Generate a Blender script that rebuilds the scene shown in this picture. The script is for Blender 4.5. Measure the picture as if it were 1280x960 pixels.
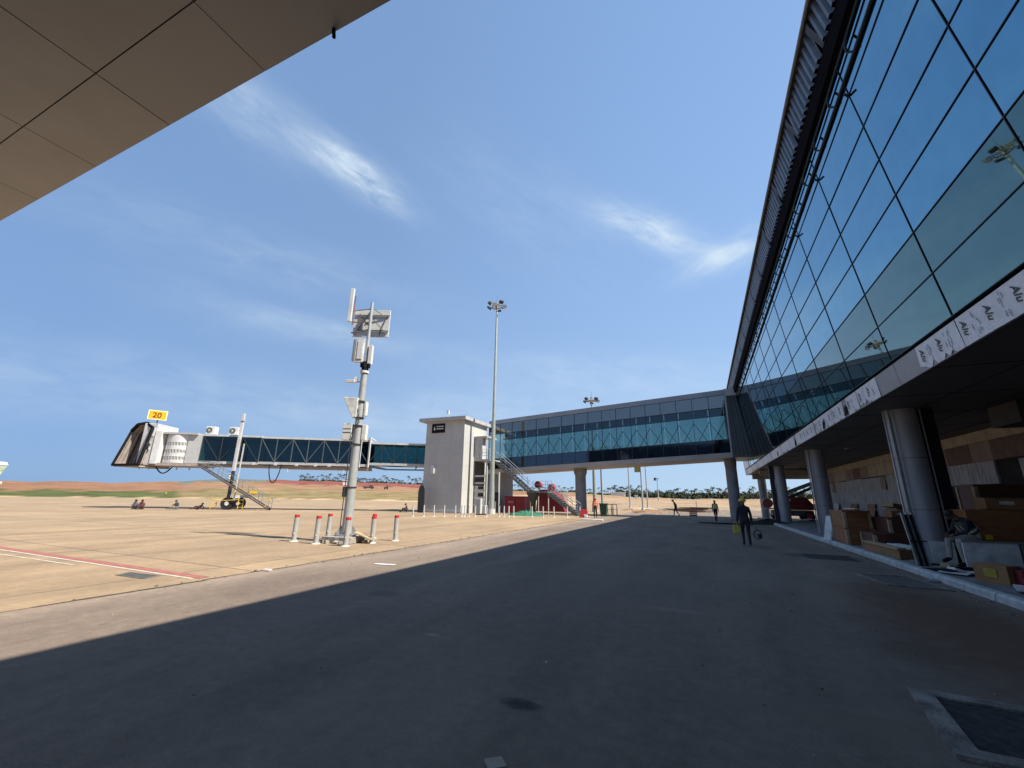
import bpy, bmesh, math, random
from math import sin, cos, tan, pi, radians, sqrt, atan2, exp
from mathutils import Vector, Matrix
random.seed(7)
S = bpy.context.scene
for o in list(bpy.data.objects): bpy.data.objects.remove(o)
C = S.collection
# ---------------------------------------------------------------- camera
H = 1.65
FPX = 522.0
def _n(v): return Vector(v).normalized()
_V = _n((33, 1920, FPX)); _Y = Vector((239, -146, FPX)).normalized(); _Y = (_Y - _V*_Y.dot(_V)).normalized()
_X = _Y.cross(_V)
if _X.x < 0: _X = -_X
ROWS = (_X, _Y, _V)
def ray(px, py):
    d = Vector((px-640, 480-py, FPX)); return Vector((_X.dot(d), _Y.dot(d), _V.dot(d)))
CAM = Vector((0, 0, H))
def gp(px, py, z=0.0):
    d = ray(px, py); return CAM + d*((z-H)/d.z)
def ax(px, py, x):
    d = ray(px, py); return CAM + d*(x/d.x)
def ay(px, py, y):
    d = ray(px, py); return CAM + d*(y/d.y)
right = Vector((_X.x, _Y.x, _V.x)); up = Vector((_X.y, _Y.y, _V.y)); fwd = Vector((_X.z, _Y.z, _V.z))
cd = bpy.data.cameras.new('camera'); cam = bpy.data.objects.new('camera', cd); C.objects.link(cam)
m3 = Matrix((right, up, -fwd)).transposed()
cam.matrix_world = Matrix.Translation(CAM) @ m3.to_4x4()
cd.sensor_width = 36; cd.lens = 36*FPX/1280; cd.clip_start = 0.05; cd.clip_end = 20000
S.camera = cam
S.render.resolution_x = 1024; S.render.resolution_y = 768
# ---------------------------------------------------------------- light
SUN_EL = radians(53.0); SUN_ROT = radians(90)
S.view_settings.view_transform = 'Standard'; S.view_settings.look = 'None'
S.view_settings.exposure = 0.85; S.view_settings.gamma = 1
sd = bpy.data.lights.new('sun', 'SUN'); sun = bpy.data.objects.new('sun', sd); C.objects.link(sun)
sd.energy = 5.0; sd.angle = radians(0.53); sd.color = (1.0, 0.93, 0.82)
sdir = Vector((cos(SUN_EL), 0.0, sin(SUN_EL)))
sun.rotation_euler = sdir.to_track_quat('Z', 'Y').to_euler(); sun.location = (60, 0, 80)
W = bpy.data.worlds.new('World'); S.world = W; W.use_nodes = True
wn, wl = W.node_tree.nodes, W.node_tree.links; wn.clear()
wo = wn.new('ShaderNodeOutputWorld'); bg = wn.new('ShaderNodeBackground'); wl.new(bg.outputs[0], wo.inputs[0])
sky = wn.new('ShaderNodeTexSky'); sky.sky_type = 'NISHITA'; sky.sun_disc = False
sky.sun_elevation = SUN_EL; sky.sun_rotation = SUN_ROT; sky.air_density = 1.0; sky.dust_density = 0.6; sky.ozone_density = 1.6; sky.altitude = 0
bg.inputs[1].default_value = 0.10
tc = wn.new('ShaderNodeTexCoord'); DIR = tc.outputs['Generated']
def wmath(op, a, b=None, c=None):
    n = wn.new('ShaderNodeMath'); n.operation = op
    for i, v in enumerate((a, b, c)):
        if v is None: continue
        if isinstance(v, (int, float)): n.inputs[i].default_value = v
        else: wl.new(v, n.inputs[i])
    return n.outputs[0]
def wdot(v):
    n = wn.new('ShaderNodeVectorMath'); n.operation = 'DOT_PRODUCT'; wl.new(DIR, n.inputs[0]); n.inputs[1].default_value = v; return n.outputs['Value']
def wnoise(vec, scale, det=6, rough=0.6, dist=0.0):
    n = wn.new('ShaderNodeTexNoise'); wl.new(vec, n.inputs['Vector']); n.inputs['Scale'].default_value = scale
    n.inputs['Detail'].default_value = det; n.inputs['Roughness'].default_value = rough; n.inputs['Distortion'].default_value = dist; return n.outputs['Fac']
masks = []
# thin cirrus wisps, each an elongated patch of sky given by its compass direction, slant and spread
for (cx, cy, tx, ty, la, lb, amp) in ((442, 216, 500, 255, .10, .030, 1.6), (812, 287, 880, 312, .11, .028, 1.6), (908, 316, 940, 300, .08, .024, 1.3),
        (345, 325, 560, 385, .32, .05, .24), (100, 480, 500, 530, .8, .06, .34), (600, 520, 850, 520, .35, .06, .4), (360, 400, 520, 440, .2, .025, .3), (420, 420, 560, 440, .22, .03, .32), (650, 260, 720, 300, .22, .10, .16),
        (760, 470, 930, 480, .4, .05, .35), (300, 120, 420, 215, .13, .05, .5)):
    c = ray(cx, cy).normalized(); t = ray(tx, ty).normalized(); e1 = (t - c*t.dot(c)).normalized(); e2 = c.cross(e1)
    u = wmath('DIVIDE', wdot(e1), la); v = wmath('DIVIDE', wdot(e2), lb)
    cb = wn.new('ShaderNodeCombineXYZ'); wl.new(wmath('MULTIPLY', u, la*7), cb.inputs[0]); wl.new(wmath('MULTIPLY', v, lb*20), cb.inputs[1]); cb.inputs[2].default_value = cx*.01
    nz = wnoise(cb.outputs[0], 1.5, 9, .62, .35)
    wob = wmath('MULTIPLY', wmath('SUBTRACT', wnoise(cb.outputs[0], .8, 3, .5), .5), 1.6)
    v2 = wmath('ADD', v, wob)
    r2 = wmath('ADD', wmath('MULTIPLY', u, u), wmath('MULTIPLY', v2, v2))
    g = wmath('EXPONENT', wmath('MULTIPLY', r2, -1.0))
    front = wmath('GREATER_THAN', wdot(c), 0.2)
    k = wmath('MULTIPLY', wmath('MULTIPLY', g, wmath('SUBTRACT', wmath('MULTIPLY', nz, 2.6), .62)), amp*.62)
    masks.append(wmath('MULTIPLY', wmath('MAXIMUM', k, 0.0), front))
tot = masks[0]
for k in masks[1:]: tot = wmath('ADD', tot, k)
tot = wmath('MINIMUM', tot, .8)
mx = wn.new('ShaderNodeMix'); mx.data_type = 'RGBA'; wl.new(tot, mx.inputs[0])
gm_ = wn.new('ShaderNodeGamma'); gm_.inputs['Gamma'].default_value = .16; wl.new(sky.outputs[0], gm_.inputs['Color'])
tn = wn.new('ShaderNodeMix'); tn.data_type = 'RGBA'; tn.blend_type = 'MULTIPLY'; tn.inputs[0].default_value = 1; tn.clamp_result = False
wl.new(gm_.outputs[0], tn.inputs[6]); tn.inputs[7].default_value = (1.16, 1.84, 3.02, 1)
# brighter sky towards the sun side and a pale veil near the horizon there
sidek = wmath('MAXIMUM', wmath('SUBTRACT', wdot((.6, .8, 0)), .12), 0.0)
bmul = wmath('ADD', wmath('MULTIPLY', sidek, .40), 1.0)
sc_b = wn.new('ShaderNodeVectorMath'); sc_b.operation = 'SCALE'; wl.new(tn.outputs[2], sc_b.inputs[0]); wl.new(bmul, sc_b.inputs['Scale'])
zc = wmath('MAXIMUM', wdot((0, 0, 1)), 0.0)
veil = wmath('MULTIPLY', wmath('EXPONENT', wmath('DIVIDE', zc, -.27)), wmath('MINIMUM', wmath('MAXIMUM', wmath('ADD', wmath('MULTIPLY', wdot((.5, .866, 0)), .80), .16), 0.0), .92))
vm = wn.new('ShaderNodeMix'); vm.data_type = 'RGBA'; wl.new(veil, vm.inputs[0]); wl.new(sc_b.outputs[0], vm.inputs[6]); vm.inputs[7].default_value = (2.9, 3.9, 4.9, 1)
wl.new(vm.outputs[2], mx.inputs[6]); mx.inputs[7].default_value = (4.1, 4.8, 5.4, 1)
wl.new(mx.outputs[2], bg.inputs[0])

# ---------------------------------------------------------------- materials
MATS = {}
def mat(name, col, rough=.6, metal=0.0, var=.12, scale=3.0, bump=0.0, spec=.5, dirt=None, detail=5, vec_scale=(1,1,1)):
    if name in MATS: return MATS[name]
    m = bpy.data.materials.new(name); m.use_nodes = True; n, l = m.node_tree.nodes, m.node_tree.links
    p = n['Principled BSDF']; p.inputs['Roughness'].default_value = rough; p.inputs['Metallic'].default_value = metal
    p.inputs['Specular IOR Level'].default_value = spec
    t = n.new('ShaderNodeTexCoord'); mp = n.new('ShaderNodeMapping'); mp.inputs['Scale'].default_value = vec_scale; l.new(t.outputs['Object'], mp.inputs[0])
    nz = n.new('ShaderNodeTexNoise'); nz.inputs['Scale'].default_value = scale; nz.inputs['Detail'].default_value = detail; nz.inputs['Roughness'].default_value = .6
    l.new(mp.outputs[0], nz.inputs['Vector'])
    r = n.new('ShaderNodeValToRGB'); r.color_ramp.elements[0].position = .3; r.color_ramp.elements[1].position = .72
    d = dirt or tuple(c*(1-2*var) for c in col)
    r.color_ramp.elements[0].color = (*d[:3], 1); r.color_ramp.elements[1].color = tuple(min(1, c*(1+var)) for c in col) + (1,)
    l.new(nz.outputs['Fac'], r.inputs[0]); l.new(r.outputs[0], p.inputs['Base Color'])
    if bump:
        b = n.new('ShaderNodeBump'); b.inputs['Strength'].default_value = bump; b.inputs['Distance'].default_value = .02
        n2 = n.new('ShaderNodeTexNoise'); n2.inputs['Scale'].default_value = scale*9; n2.inputs['Detail'].default_value = 4; l.new(mp.outputs[0], n2.inputs['Vector'])
        l.new(n2.outputs['Fac'], b.inputs['Height']); l.new(b.outputs[0], p.inputs['Normal'])
    MATS[name] = m; return m
def ntree(name):
    m = bpy.data.materials.new(name); m.use_nodes = True; MATS[name] = m
    return m, m.node_tree.nodes, m.node_tree.links, m.node_tree.nodes['Principled BSDF']
grey_paint = mat('grey_paint', (.40, .41, .42), .5, var=.07)
light_paint = mat('light_paint', (.50, .505, .50), .5, var=.10, scale=1.5)
white_paint = mat('white_paint', (.66, .66, .645), .5, var=.09, scale=2)
dirty_white = mat('dirty_white', (.66, .66, .64), .6, var=.2, scale=4)
galv = mat('galvanised', (.46, .48, .49), .42, .75, var=.12, scale=9)
pole_mat = mat('pole_grey', (.40, .42, .42), .5, .25, var=.08, scale=6)
dark_steel = mat('dark_steel', (.05, .055, .062), .5, .3, var=.15)
blackm = mat('black', (.012, .012, .014), .8, var=.1, spec=.12)
rubber = mat('rubber', (.02, .02, .022), .8, var=.2)
concrete_wall = mat('render_wall', (.455, .455, .43), .85, var=.06, scale=.6, bump=.1)
tower_roofm = mat('tower_roof', (.42, .41, .40), .8, var=.1, scale=2)
column_mat = mat('column_paint', (.34, .35, .37), .42, .1, var=.09, scale=.9, detail=8)
red_paint = mat('red_paint', (.42, .03, .03), .5, var=.12)
bright_red = mat('bright_red', (.52, .03, .028), .45, var=.1)
dark_red = mat('dark_red', (.20, .015, .025), .7, var=.3, scale=6)
yellow_paint = mat('yellow_paint', (.75, .48, .03), .5, var=.1)
orange = mat('orange_sign', (.9, .36, .01), .4, var=.03)
hivis = mat('hivis', (.62, .72, .04), .7, var=.1)
hivis_orange = mat('hivis_orange', (.85, .14, .04), .7, var=.1)
cardboard = mat('cardboard', (.30, .155, .065), .85, var=.14, scale=3)
plywood = mat('plywood', (.27, .10, .032), .6, var=.2, scale=2.5, vec_scale=(1, 1, 5))
dark_ply = mat('dark_ply', (.10, .035, .022), .6, var=.25, scale=2.5)
timber = mat('timber', (.42, .31, .18), .8, var=.18, scale=5)
green_net = mat('green_net', (.03, .18, .11), .8, var=.35, scale=12)
skin = mat('skin', (.16, .085, .05), .6, var=.05)
hair = mat('hair', (.012, .01, .009), .8, var=.1)
cloth_navy = mat('cloth_navy', (.022, .022, .03), .9, var=.2, scale=14)
cloth_dark = mat('cloth_dark', (.035, .035, .04), .9, var=.2, scale=14)
cloth_khaki = mat('cloth_khaki', (.34, .32, .28), .9, var=.12, scale=14)
cloth_grey = mat('cloth_grey', (.16, .17, .20), .9, var=.15, scale=14)
cloth_red = mat('cloth_red', (.17, .05, .05), .9, var=.15, scale=14)
cloth_maroon = mat('cloth_maroon', (.075, .03, .04), .9, var=.15, scale=14)
marble = mat('marble', (.40, .40, .405), .6, var=.32, scale=2.2, vec_scale=(1, 4, .6), detail=8)
pinkstone = mat('pink_board', (.30, .225, .185), .8, var=.1, scale=1.0)
cream_board = mat('cream_board', (.46, .40, .29), .8, var=.14, scale=2)
soffit_mat = mat('soffit_panel', (.30, .28, .26), .6, var=.06, scale=.7)
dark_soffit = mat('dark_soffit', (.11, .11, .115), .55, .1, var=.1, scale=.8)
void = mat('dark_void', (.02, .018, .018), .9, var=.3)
film_mat = mat('film', (.76, .80, .86), .35, var=.07, scale=5, bump=.5)
bare_alu = mat('bare_aluminium_panel', (.36, .35, .36), .42, .2, var=.05)
ink = mat('ink', (.05, .07, .07), .6, var=.3, scale=20)
faint_ink = mat('faint_ink', (.30, .36, .46), .6, var=.3, scale=20)
kerb_mat = mat('kerb_concrete', (.48, .48, .47), .85, var=.16, scale=5, bump=.3)
slab_mat = mat('floor_slab', (.22, .21, .20), .85, var=.25, scale=2, bump=.2)
rust_net = mat('rebar', (.13, .08, .06), .8, var=.2)
soil = mat('soil', (.30, .17, .10), .95, var=.3, scale=6, bump=.6)
leaf = mat('palm_leaf', (.035, .055, .03), .7, var=.35, scale=2)
bark = mat('bark', (.16, .12, .09), .9, var=.3, scale=4)

def facade_glass(name, col, rough=.03, bump=.02):
    m, n, l, p = ntree(name)
    t = n.new('ShaderNodeTexCoord')
    nz = n.new('ShaderNodeTexNoise'); nz.inputs['Scale'].default_value = .9; nz.inputs['Detail'].default_value = 2; l.new(t.outputs['Object'], nz.inputs['Vector'])
    b = n.new('ShaderNodeBump'); b.inputs['Strength'].default_value = bump; b.inputs['Distance'].default_value = .05; l.new(nz.outputs['Fac'], b.inputs['Height']); l.new(b.outputs[0], p.inputs['Normal'])
    n2 = n.new('ShaderNodeTexNoise'); n2.inputs['Scale'].default_value = 2.3; n2.inputs['Detail'].default_value = 8; l.new(t.outputs['Object'], n2.inputs['Vector'])
    mr = n.new('ShaderNodeMapRange'); mr.inputs[1].default_value = .35; mr.inputs[2].default_value = .75; mr.inputs[3].default_value = rough*.6; mr.inputs[4].default_value = rough*2.4
    l.new(n2.outputs['Fac'], mr.inputs[0]); l.new(mr.outputs[0], p.inputs['Roughness'])
    r = n.new('ShaderNodeValToRGB'); r.color_ramp.elements[0].color = (*[c*.88 for c in col], 1); r.color_ramp.elements[1].color = (*[min(1, c*1.1) for c in col], 1)
    l.new(n2.outputs['Fac'], r.inputs[0]); l.new(r.outputs[0], p.inputs['Base Color']); p.inputs['Metallic'].default_value = 1
    return m
glass_blue = facade_glass('reflective_glass', (.175, .375, .49), .012, .006)
glass_teal = facade_glass('spandrel_glass', (.125, .21, .21), .014, .006)
link_dark = facade_glass('link_glass_dark', (.075, .09, .11), .04)
link_upper = facade_glass('link_glass_upper', (.23, .225, .21), .05)
tunnel_dark = facade_glass('tunnel_glass', (.13, .21, .21), .05)
def see_glass(name, tint, refl=.25):
    m, n, l, p = ntree(name); n.remove(p); out = n['Material Output']
    tr = n.new('ShaderNodeBsdfTransparent'); tr.inputs[0].default_value = (*tint, 1)
    gl = n.new('ShaderNodeBsdfGlossy'); gl.inputs['Roughness'].default_value = .03; gl.inputs[0].default_value = (.8, .9, 1, 1)
    lw = n.new('ShaderNodeLayerWeight'); lw.inputs[0].default_value = .35
    mr = n.new('ShaderNodeMapRange'); mr.inputs[3].default_value = refl*.5; mr.inputs[4].default_value = min(1, refl*3); l.new(lw.outputs['Fresnel'], mr.inputs[0])
    mix = n.new('ShaderNodeMixShader'); l.new(mr.outputs[0], mix.inputs[0]); l.new(tr.outputs[0], mix.inputs[1]); l.new(gl.outputs[0], mix.inputs[2]); l.new(mix.outputs[0], out.inputs[0])
    return m
link_glass = see_glass('link_glass_clear', (.56, .68, .68), .10)
tunnel_glass = see_glass('tunnel_glass_clear', (.40, .56, .58), .07)

def ground_mat(name, base, dark, joints=None, stain=(.0, .0, .0), stain_amt=.0, s1=.25, s2=3.0, rough=.9, patches=(), tracks=None):
    m, n, l, p = ntree(name); p.inputs['Roughness'].default_value = rough; p.inputs['Specular IOR Level'].default_value = .25
    g = n.new('ShaderNodeNewGeometry'); P = g.outputs['Position']
    def noise(scale, det, vs=(1, 1, 1), ro=.6):
        mp = n.new('ShaderNodeMapping'); mp.inputs['Scale'].default_value = vs; l.new(P, mp.inputs[0])
        z = n.new('ShaderNodeTexNoise'); z.inputs['Scale'].default_value = scale; z.inputs['Detail'].default_value = det; z.inputs['Roughness'].default_value = ro; l.new(mp.outputs[0], z.inputs['Vector']); return z.outputs['Fac']
    def ramp(f, a, b, ca, cb):
        r = n.new('ShaderNodeValToRGB'); r.color_ramp.elements[0].position = a; r.color_ramp.elements[1].position = b
        r.color_ramp.elements[0].color = (*ca, 1); r.color_ramp.elements[1].color = (*cb, 1); l.new(f, r.inputs[0]); return r.outputs[0]
    def mixc(f, a, b, mode='MIX'):
        x = n.new('ShaderNodeMix'); x.data_type = 'RGBA'; x.blend_type = mode
        if isinstance(f, float): x.inputs[0].default_value = f
        else: l.new(f, x.inputs[0])
        for i, v in ((6, a), (7, b)):
            if isinstance(v, tuple): x.inputs[i].default_value = (*v, 1)
            else: l.new(v, x.inputs[i])
        return x.outputs[2]
    def mt(op, a, b=0.0):
        x = n.new('ShaderNodeMath'); x.operation = op
        for i, v in enumerate((a, b)):
            if isinstance(v, (int, float)): x.inputs[i].default_value = v
            else: l.new(v, x.inputs[i])
        return x.outputs[0]
    col = ramp(noise(s1, 8), .35, .68, dark, base)
    col = mixc(.5, col, ramp(noise(s2, 10, ro=.7), .3, .7, tuple(c*.8 for c in base), tuple(min(1, c*1.12) for c in base)))
    col = mixc(.35, col, ramp(noise(.5, 6, (1, .12, 1)), .4, .66, dark, base))
    col = mixc(.3, col, ramp(noise(60, 3), .35, .7, dark, tuple(min(1, c*1.15) for c in base)))
    sx = n.new('ShaderNodeSeparateXYZ'); l.new(P, sx.inputs[0])
    if joints:
        jx, jy, ox, oy, w, jc = joints
        wob = mt('MULTIPLY', mt('SUBTRACT', noise(4, 3), .5), .05)
        for comp, sp, of in ((0, jx, ox), (1, jy, oy)):
            f = mt('ABSOLUTE', mt('SUBTRACT', mt('FRACT', mt('DIVIDE', mt('ADD', mt('ADD', sx.outputs[comp], of), wob), sp)), .5))
            k = mt('LESS_THAN', f, w/sp)
            col = mixc(mt('MULTIPLY', k, .75), col, jc)
        wn_ = n.new('ShaderNodeTexWhiteNoise'); wn_.noise_dimensions = '2D'
        cb = n.new('ShaderNodeCombineXYZ')
        for comp, sp, of in ((0, jx, ox), (1, jy, oy)):
            l.new(mt('FLOOR', mt('ADD', mt('DIVIDE', mt('ADD', sx.outputs[comp], of), sp), .5)), cb.inputs[comp])
        l.new(cb.outputs[0], wn_.inputs['Vector'])
        col = mixc(1.0, col, ramp(wn_.outputs['Value'], 0, 1, (.9, .9, .9), (1.04, 1.03, 1.0)), 'MULTIPLY')
    if tracks:
        for (tx_, tw_, ta_) in tracks:
            wob2 = mt('MULTIPLY', mt('SUBTRACT', noise(.12, 3), .5), 2.2)
            f = mt('ABSOLUTE', mt('SUBTRACT', mt('ADD', sx.outputs[0], wob2), tx_)); k = mt('MAXIMUM', mt('SUBTRACT', 1.0, mt('DIVIDE', f, tw_)), 0.0)
            k = mt('MULTIPLY', mt('MULTIPLY', k, noise(1.2, 5, (1, .15, 1))), abs(ta_)*2)
            col = mixc(k, col, tuple(c*(.45 if ta_ < 0 else 1.45) for c in base))
        vo = n.new('ShaderNodeTexVoronoi'); vo.feature = 'DISTANCE_TO_EDGE'; vo.inputs['Scale'].default_value = .22; mpv = n.new('ShaderNodeMapping'); mpv.inputs['Scale'].default_value = (1.2, .5, 1)
        ad = n.new('ShaderNodeVectorMath'); ad.operation = 'ADD'; nzc = n.new('ShaderNodeTexNoise'); nzc.inputs['Scale'].default_value = 1.5; nzc.inputs['Detail'].default_value = 6; l.new(P, nzc.inputs['Vector']); l.new(P, ad.inputs[0]); l.new(nzc.outputs['Color'], ad.inputs[1]); l.new(ad.outputs[0], mpv.inputs[0]); l.new(mpv.outputs[0], vo.inputs['Vector'])
        k = mt('MULTIPLY', mt('LESS_THAN', vo.outputs['Distance'], .0045), mt('GREATER_THAN', noise(.3, 3), .5)); col = mixc(mt('MULTIPLY', k, .16), col, tuple(c*.5 for c in base))
    # mottling at three sizes: broad dusty drifts, hand-sized blotches, visible stone grain
    lum = ramp(noise(.55, 9, (1, .45, 1), .72), .36, .66, (.80, .80, .81), (1.16, 1.15, 1.13)); col = mixc(1.0, col, lum, 'MULTIPLY')
    lum = ramp(noise(6.5, 6, ro=.75), .35, .68, (.84, .84, .85), (1.12, 1.11, 1.10)); col = mixc(1.0, col, lum, 'MULTIPLY')
    lum = ramp(noise(150, 2, ro=.6), .34, .70, (.72, .72, .73), (1.30, 1.29, 1.27)); col = mixc(.7, col, mixc(1.0, col, lum, 'MULTIPLY'))
    vs_ = n.new('ShaderNodeTexVoronoi'); vs_.inputs['Scale'].default_value = 1.1; vs_.inputs['Randomness'].default_value = 1.0; l.new(P, vs_.inputs['Vector'])
    k = mt('MULTIPLY', mt('LESS_THAN', mt('ADD', vs_.outputs['Distance'], mt('MULTIPLY', noise(14, 4), .12)), .13), mt('GREATER_THAN', noise(.4, 2), .54)); col = mixc(mt('MULTIPLY', k, .45), col, tuple(c*.35 for c in base))
    if stain_amt:
        k = ramp(noise(.35, 6, (1, .5, 1)), .5, .7, (0, 0, 0), (1, 1, 1)); col = mixc(mt('MULTIPLY', k, stain_amt), col, stain)
        k = ramp(noise(.5, 8, (.16, 1.6, 1), .7), .54, .64, (0, 0, 0), (1, 1, 1)); col = mixc(mt('MULTIPLY', k, stain_amt*.7), col, tuple(c*.85 for c in stain))
    for (cx, cy, rx, ry, pc, amt) in patches:
        dx = mt('DIVIDE', mt('SUBTRACT', sx.outputs[0], cx), rx); dy = mt('DIVIDE', mt('SUBTRACT', sx.outputs[1], cy), ry)
        r2 = mt('ADD', mt('MULTIPLY', dx, dx), mt('MULTIPLY', dy, dy))
        r2 = mt('ADD', r2, mt('MULTIPLY', mt('SUBTRACT', noise(5/max(rx, .3), 5), .5), 1.6))
        k = mt('MAXIMUM', mt('MINIMUM', mt('SUBTRACT', 1.15, r2), 1.0), 0.0)
        col = mixc(mt('MULTIPLY', k, amt), col, pc)
    l.new(col, p.inputs['Base Color'])
    b = n.new('ShaderNodeBump'); b.inputs['Strength'].default_value = .6; b.inputs['Distance'].default_value = .012; l.new(noise(70, 5), b.inputs['Height']); l.new(b.outputs[0], p.inputs['Normal'])
    return m
apron_mat = ground_mat('apron_concrete', (.37, .275, .175), (.265, .19, .12), joints=(6.0, 5.6, 1.2, 1.6, .034, (.12, .10, .08)), s1=.12, stain=(.24, .18, .12), stain_amt=.5, tracks=((-14, .5, -.3), (-17.5, .5, -.3), (-24, .8, -.3), (-31, .8, -.3)))
asphalt_mat = ground_mat('dusty_asphalt', (.212, .166, .130), (.152, .122, .099), s1=.2, stain=(.24, .19, .145), stain_amt=.4,
    tracks=((-3.6, .35, -.22), (-1.7, .35, -.22), (.8, .4, -.2), (2.6, .45, .3), (-7.2, .3, -.2), (-5.0, .3, .25), (4.3, .5, .5), (-8.6, .7, .6)),
    patches=((-1.53, 3.72, .2, .11, (.03, .028, .026), .9), (3.2, 8.5, 1.4, 4.5, (.12, .062, .04), .8), (3.2, 17, 1.2, .7, (.05, .04, .035), .7), (-3.2, 4.9, .12, .07, (.3, .26, .2), .6),
             (.8, 12, .9, 2.2, (.24, .19, .15), .4), (-2, 9, 2.5, 4, (.18, .14, .11), .35), (-5.2, 6.4, .35, .25, (.10, .08, .06), .5), (-.6, 7.6, .5, .16, (.25, .2, .16), .5), (2.3, 6.9, .7, .5, (.11, .075, .05), .5), (1.9, 10.2, .5, 1.5, (.25, .19, .14), .4), (-4.2, 13, .8, 3.5, (.12, .09, .065), .4), (.3, 4.6, 1.6, .25, (.17, .13, .1), .4), (1.6, 31, 1.8, 1.0, (.25, .2, .16), .5), (1.5, 36, 2.6, .8, (.08, .065, .055), .5)))

# ---------------------------------------------------------------- mesh helpers
class MB:
    def __init__(s): s.v = []; s.f = []; s.fm = []; s.mi = 0
    def add(s, vs, fs):
        o = len(s.v); s.v += [tuple(v) for v in vs]; s.f += [tuple(i+o for i in f) for f in fs]; s.fm += [s.mi]*len(fs); return s
    def box(s, a, b):
        (x0, y0, z0), (x1, y1, z1) = a, b
        x0, x1 = min(x0, x1), max(x0, x1); y0, y1 = min(y0, y1), max(y0, y1); z0, z1 = min(z0, z1), max(z0, z1)
        return s.add([(x0, y0, z0), (x1, y0, z0), (x1, y1, z0), (x0, y1, z0), (x0, y0, z1), (x1, y0, z1), (x1, y1, z1), (x0, y1, z1)],
                     [(0, 3, 2, 1), (4, 5, 6, 7), (0, 1, 5, 4), (1, 2, 6, 5), (2, 3, 7, 6), (3, 0, 4, 7)])
    def obox(s, c, u, v, w):     # centre and three half-axis vectors
        c, u, v, w = map(Vector, (c, u, v, w))
        P = [c+u*a+v*b+w*d for d in (-1, 1) for a, b in ((-1, -1), (1, -1), (1, 1), (-1, 1))]
        fs = [(0, 3, 2, 1), (4, 5, 6, 7), (0, 1, 5, 4), (1, 2, 6, 5), (2, 3, 7, 6), (3, 0, 4, 7)]
        if u.cross(v).dot(w) < 0: fs = [tuple(reversed(f)) for f in fs]
        return s.add(P, fs)
    def rbox(s, c, size, rz=0, tilt=0):
        R = Matrix.Rotation(rz, 3, 'Z') @ Matrix.Rotation(tilt, 3, 'Y')
        return s.obox(c, R @ Vector((size[0]/2, 0, 0)), R @ Vector((0, size[1]/2, 0)), R @ Vector((0, 0, size[2]/2)))
    def beam(s, p, q, w=.05, h=None):
        p, q = Vector(p), Vector(q); d = q-p
        if d.length < 1e-6: return s
        z = Vector((0, 0, 1)) if abs(d.normalized().z) < .98 else Vector((0, 1, 0))
        a = d.cross(z).normalized(); b = a.cross(d).normalized()
        return s.obox((p+q)/2, d/2, a*w/2, b*(h or w)/2)
    def cyl(s, p, q, r0, r1=None, n=10, caps=True):
        p, q = Vector(p), Vector(q); r1 = r0 if r1 is None else r1; d = (q-p).normalized()
        z = Vector((0, 0, 1)) if abs(d.z) < .98 else Vector((1, 0, 0)); a = d.cross(z).normalized(); b = d.cross(a)
        vs = [p+(a*cos(2*pi*i/n)+b*sin(2*pi*i/n))*r0 for i in range(n)] + [q+(a*cos(2*pi*i/n)+b*sin(2*pi*i/n))*r1 for i in range(n)]
        fs = [(i, (i+1) % n, n+(i+1) % n, n+i) for i in range(n)]
        if caps: fs += [tuple(range(n-1, -1, -1)), tuple(range(n, 2*n))]
        return s.add(vs, fs)
    def tube(s, pts, r, n=6):
        for a, b in zip(pts, pts[1:]): s.cyl(a, b, r, r, n)
        return s
    def quad(s, a, b, c, d): return s.add([a, b, c, d], [(0, 1, 2, 3)])
    def prism(s, poly, off):
        off = Vector(off); n = len(poly); P = [Vector(p) for p in poly]
        return s.add(P + [p+off for p in P], [tuple(range(n-1, -1, -1)), tuple(range(n, 2*n))] + [(i, (i+1) % n, n+(i+1) % n, n+i) for i in range(n)])
    def dome(s, c, r, n=10, m=5, zs=1.0, full=False):
        c = Vector(c); rows = range(-m if full else 0, m+1); vs = []; k = len(list(rows))
        for j in rows:
            a = j/m*pi/2
            vs += [c+Vector((cos(a)*r*cos(2*pi*i/n), cos(a)*r*sin(2*pi*i/n), sin(a)*r*zs)) for i in range(n)]
        fs = [(j*n+i, j*n+(i+1) % n, (j+1)*n+(i+1) % n, (j+1)*n+i) for j in range(k-1) for i in range(n)]
        return s.add(vs, fs)
    def build(s, name, m, parent=None, world=True, smooth=False, bevel=0, slots=None):
        me = bpy.data.meshes.new(name); off = Vector((0, 0, 0))
        if parent is not None and world:
            q = parent
            while q is not None: off += q.location; q = q.parent
        elif parent is None and world and s.v:
            xs, ys, zs = zip(*s.v); off = Vector(((min(xs)+max(xs))/2, (min(ys)+max(ys))/2, min(zs)))
        me.from_pydata([Vector(v)-off for v in s.v], [], s.f); me.update()
        o = bpy.data.objects.new(name, me); C.objects.link(o)
        for k in (slots or [m]): me.materials.append(k)
        if slots: me.polygons.foreach_set('material_index', s.fm)
        if parent is not None: o.parent = parent
        elif world: o.location = off
        if smooth:
            me.polygons.foreach_set('use_smooth', [True]*len(me.polygons)); me.update()
            if hasattr(me, 'set_sharp_from_angle'): me.set_sharp_from_angle(angle=radians(40))
        if bevel:
            b = o.modifiers.new('bevel', 'BEVEL'); b.width = bevel; b.segments = 2; b.limit_method = 'ANGLE'
        return o
def tag(o, label=None, cat=None, group=None, kind=None):
    if label: o['label'] = label
    if cat: o['category'] = cat
    if group: o['group'] = group
    if kind: o['kind'] = kind
    return o
def empty(name, loc, label, cat, group=None):
    o = bpy.data.objects.new(name, None); C.objects.link(o); o.location = loc; o.empty_display_size = .3
    return tag(o, label, cat, group)
def struct(o): o['kind'] = 'structure'; return o
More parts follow.
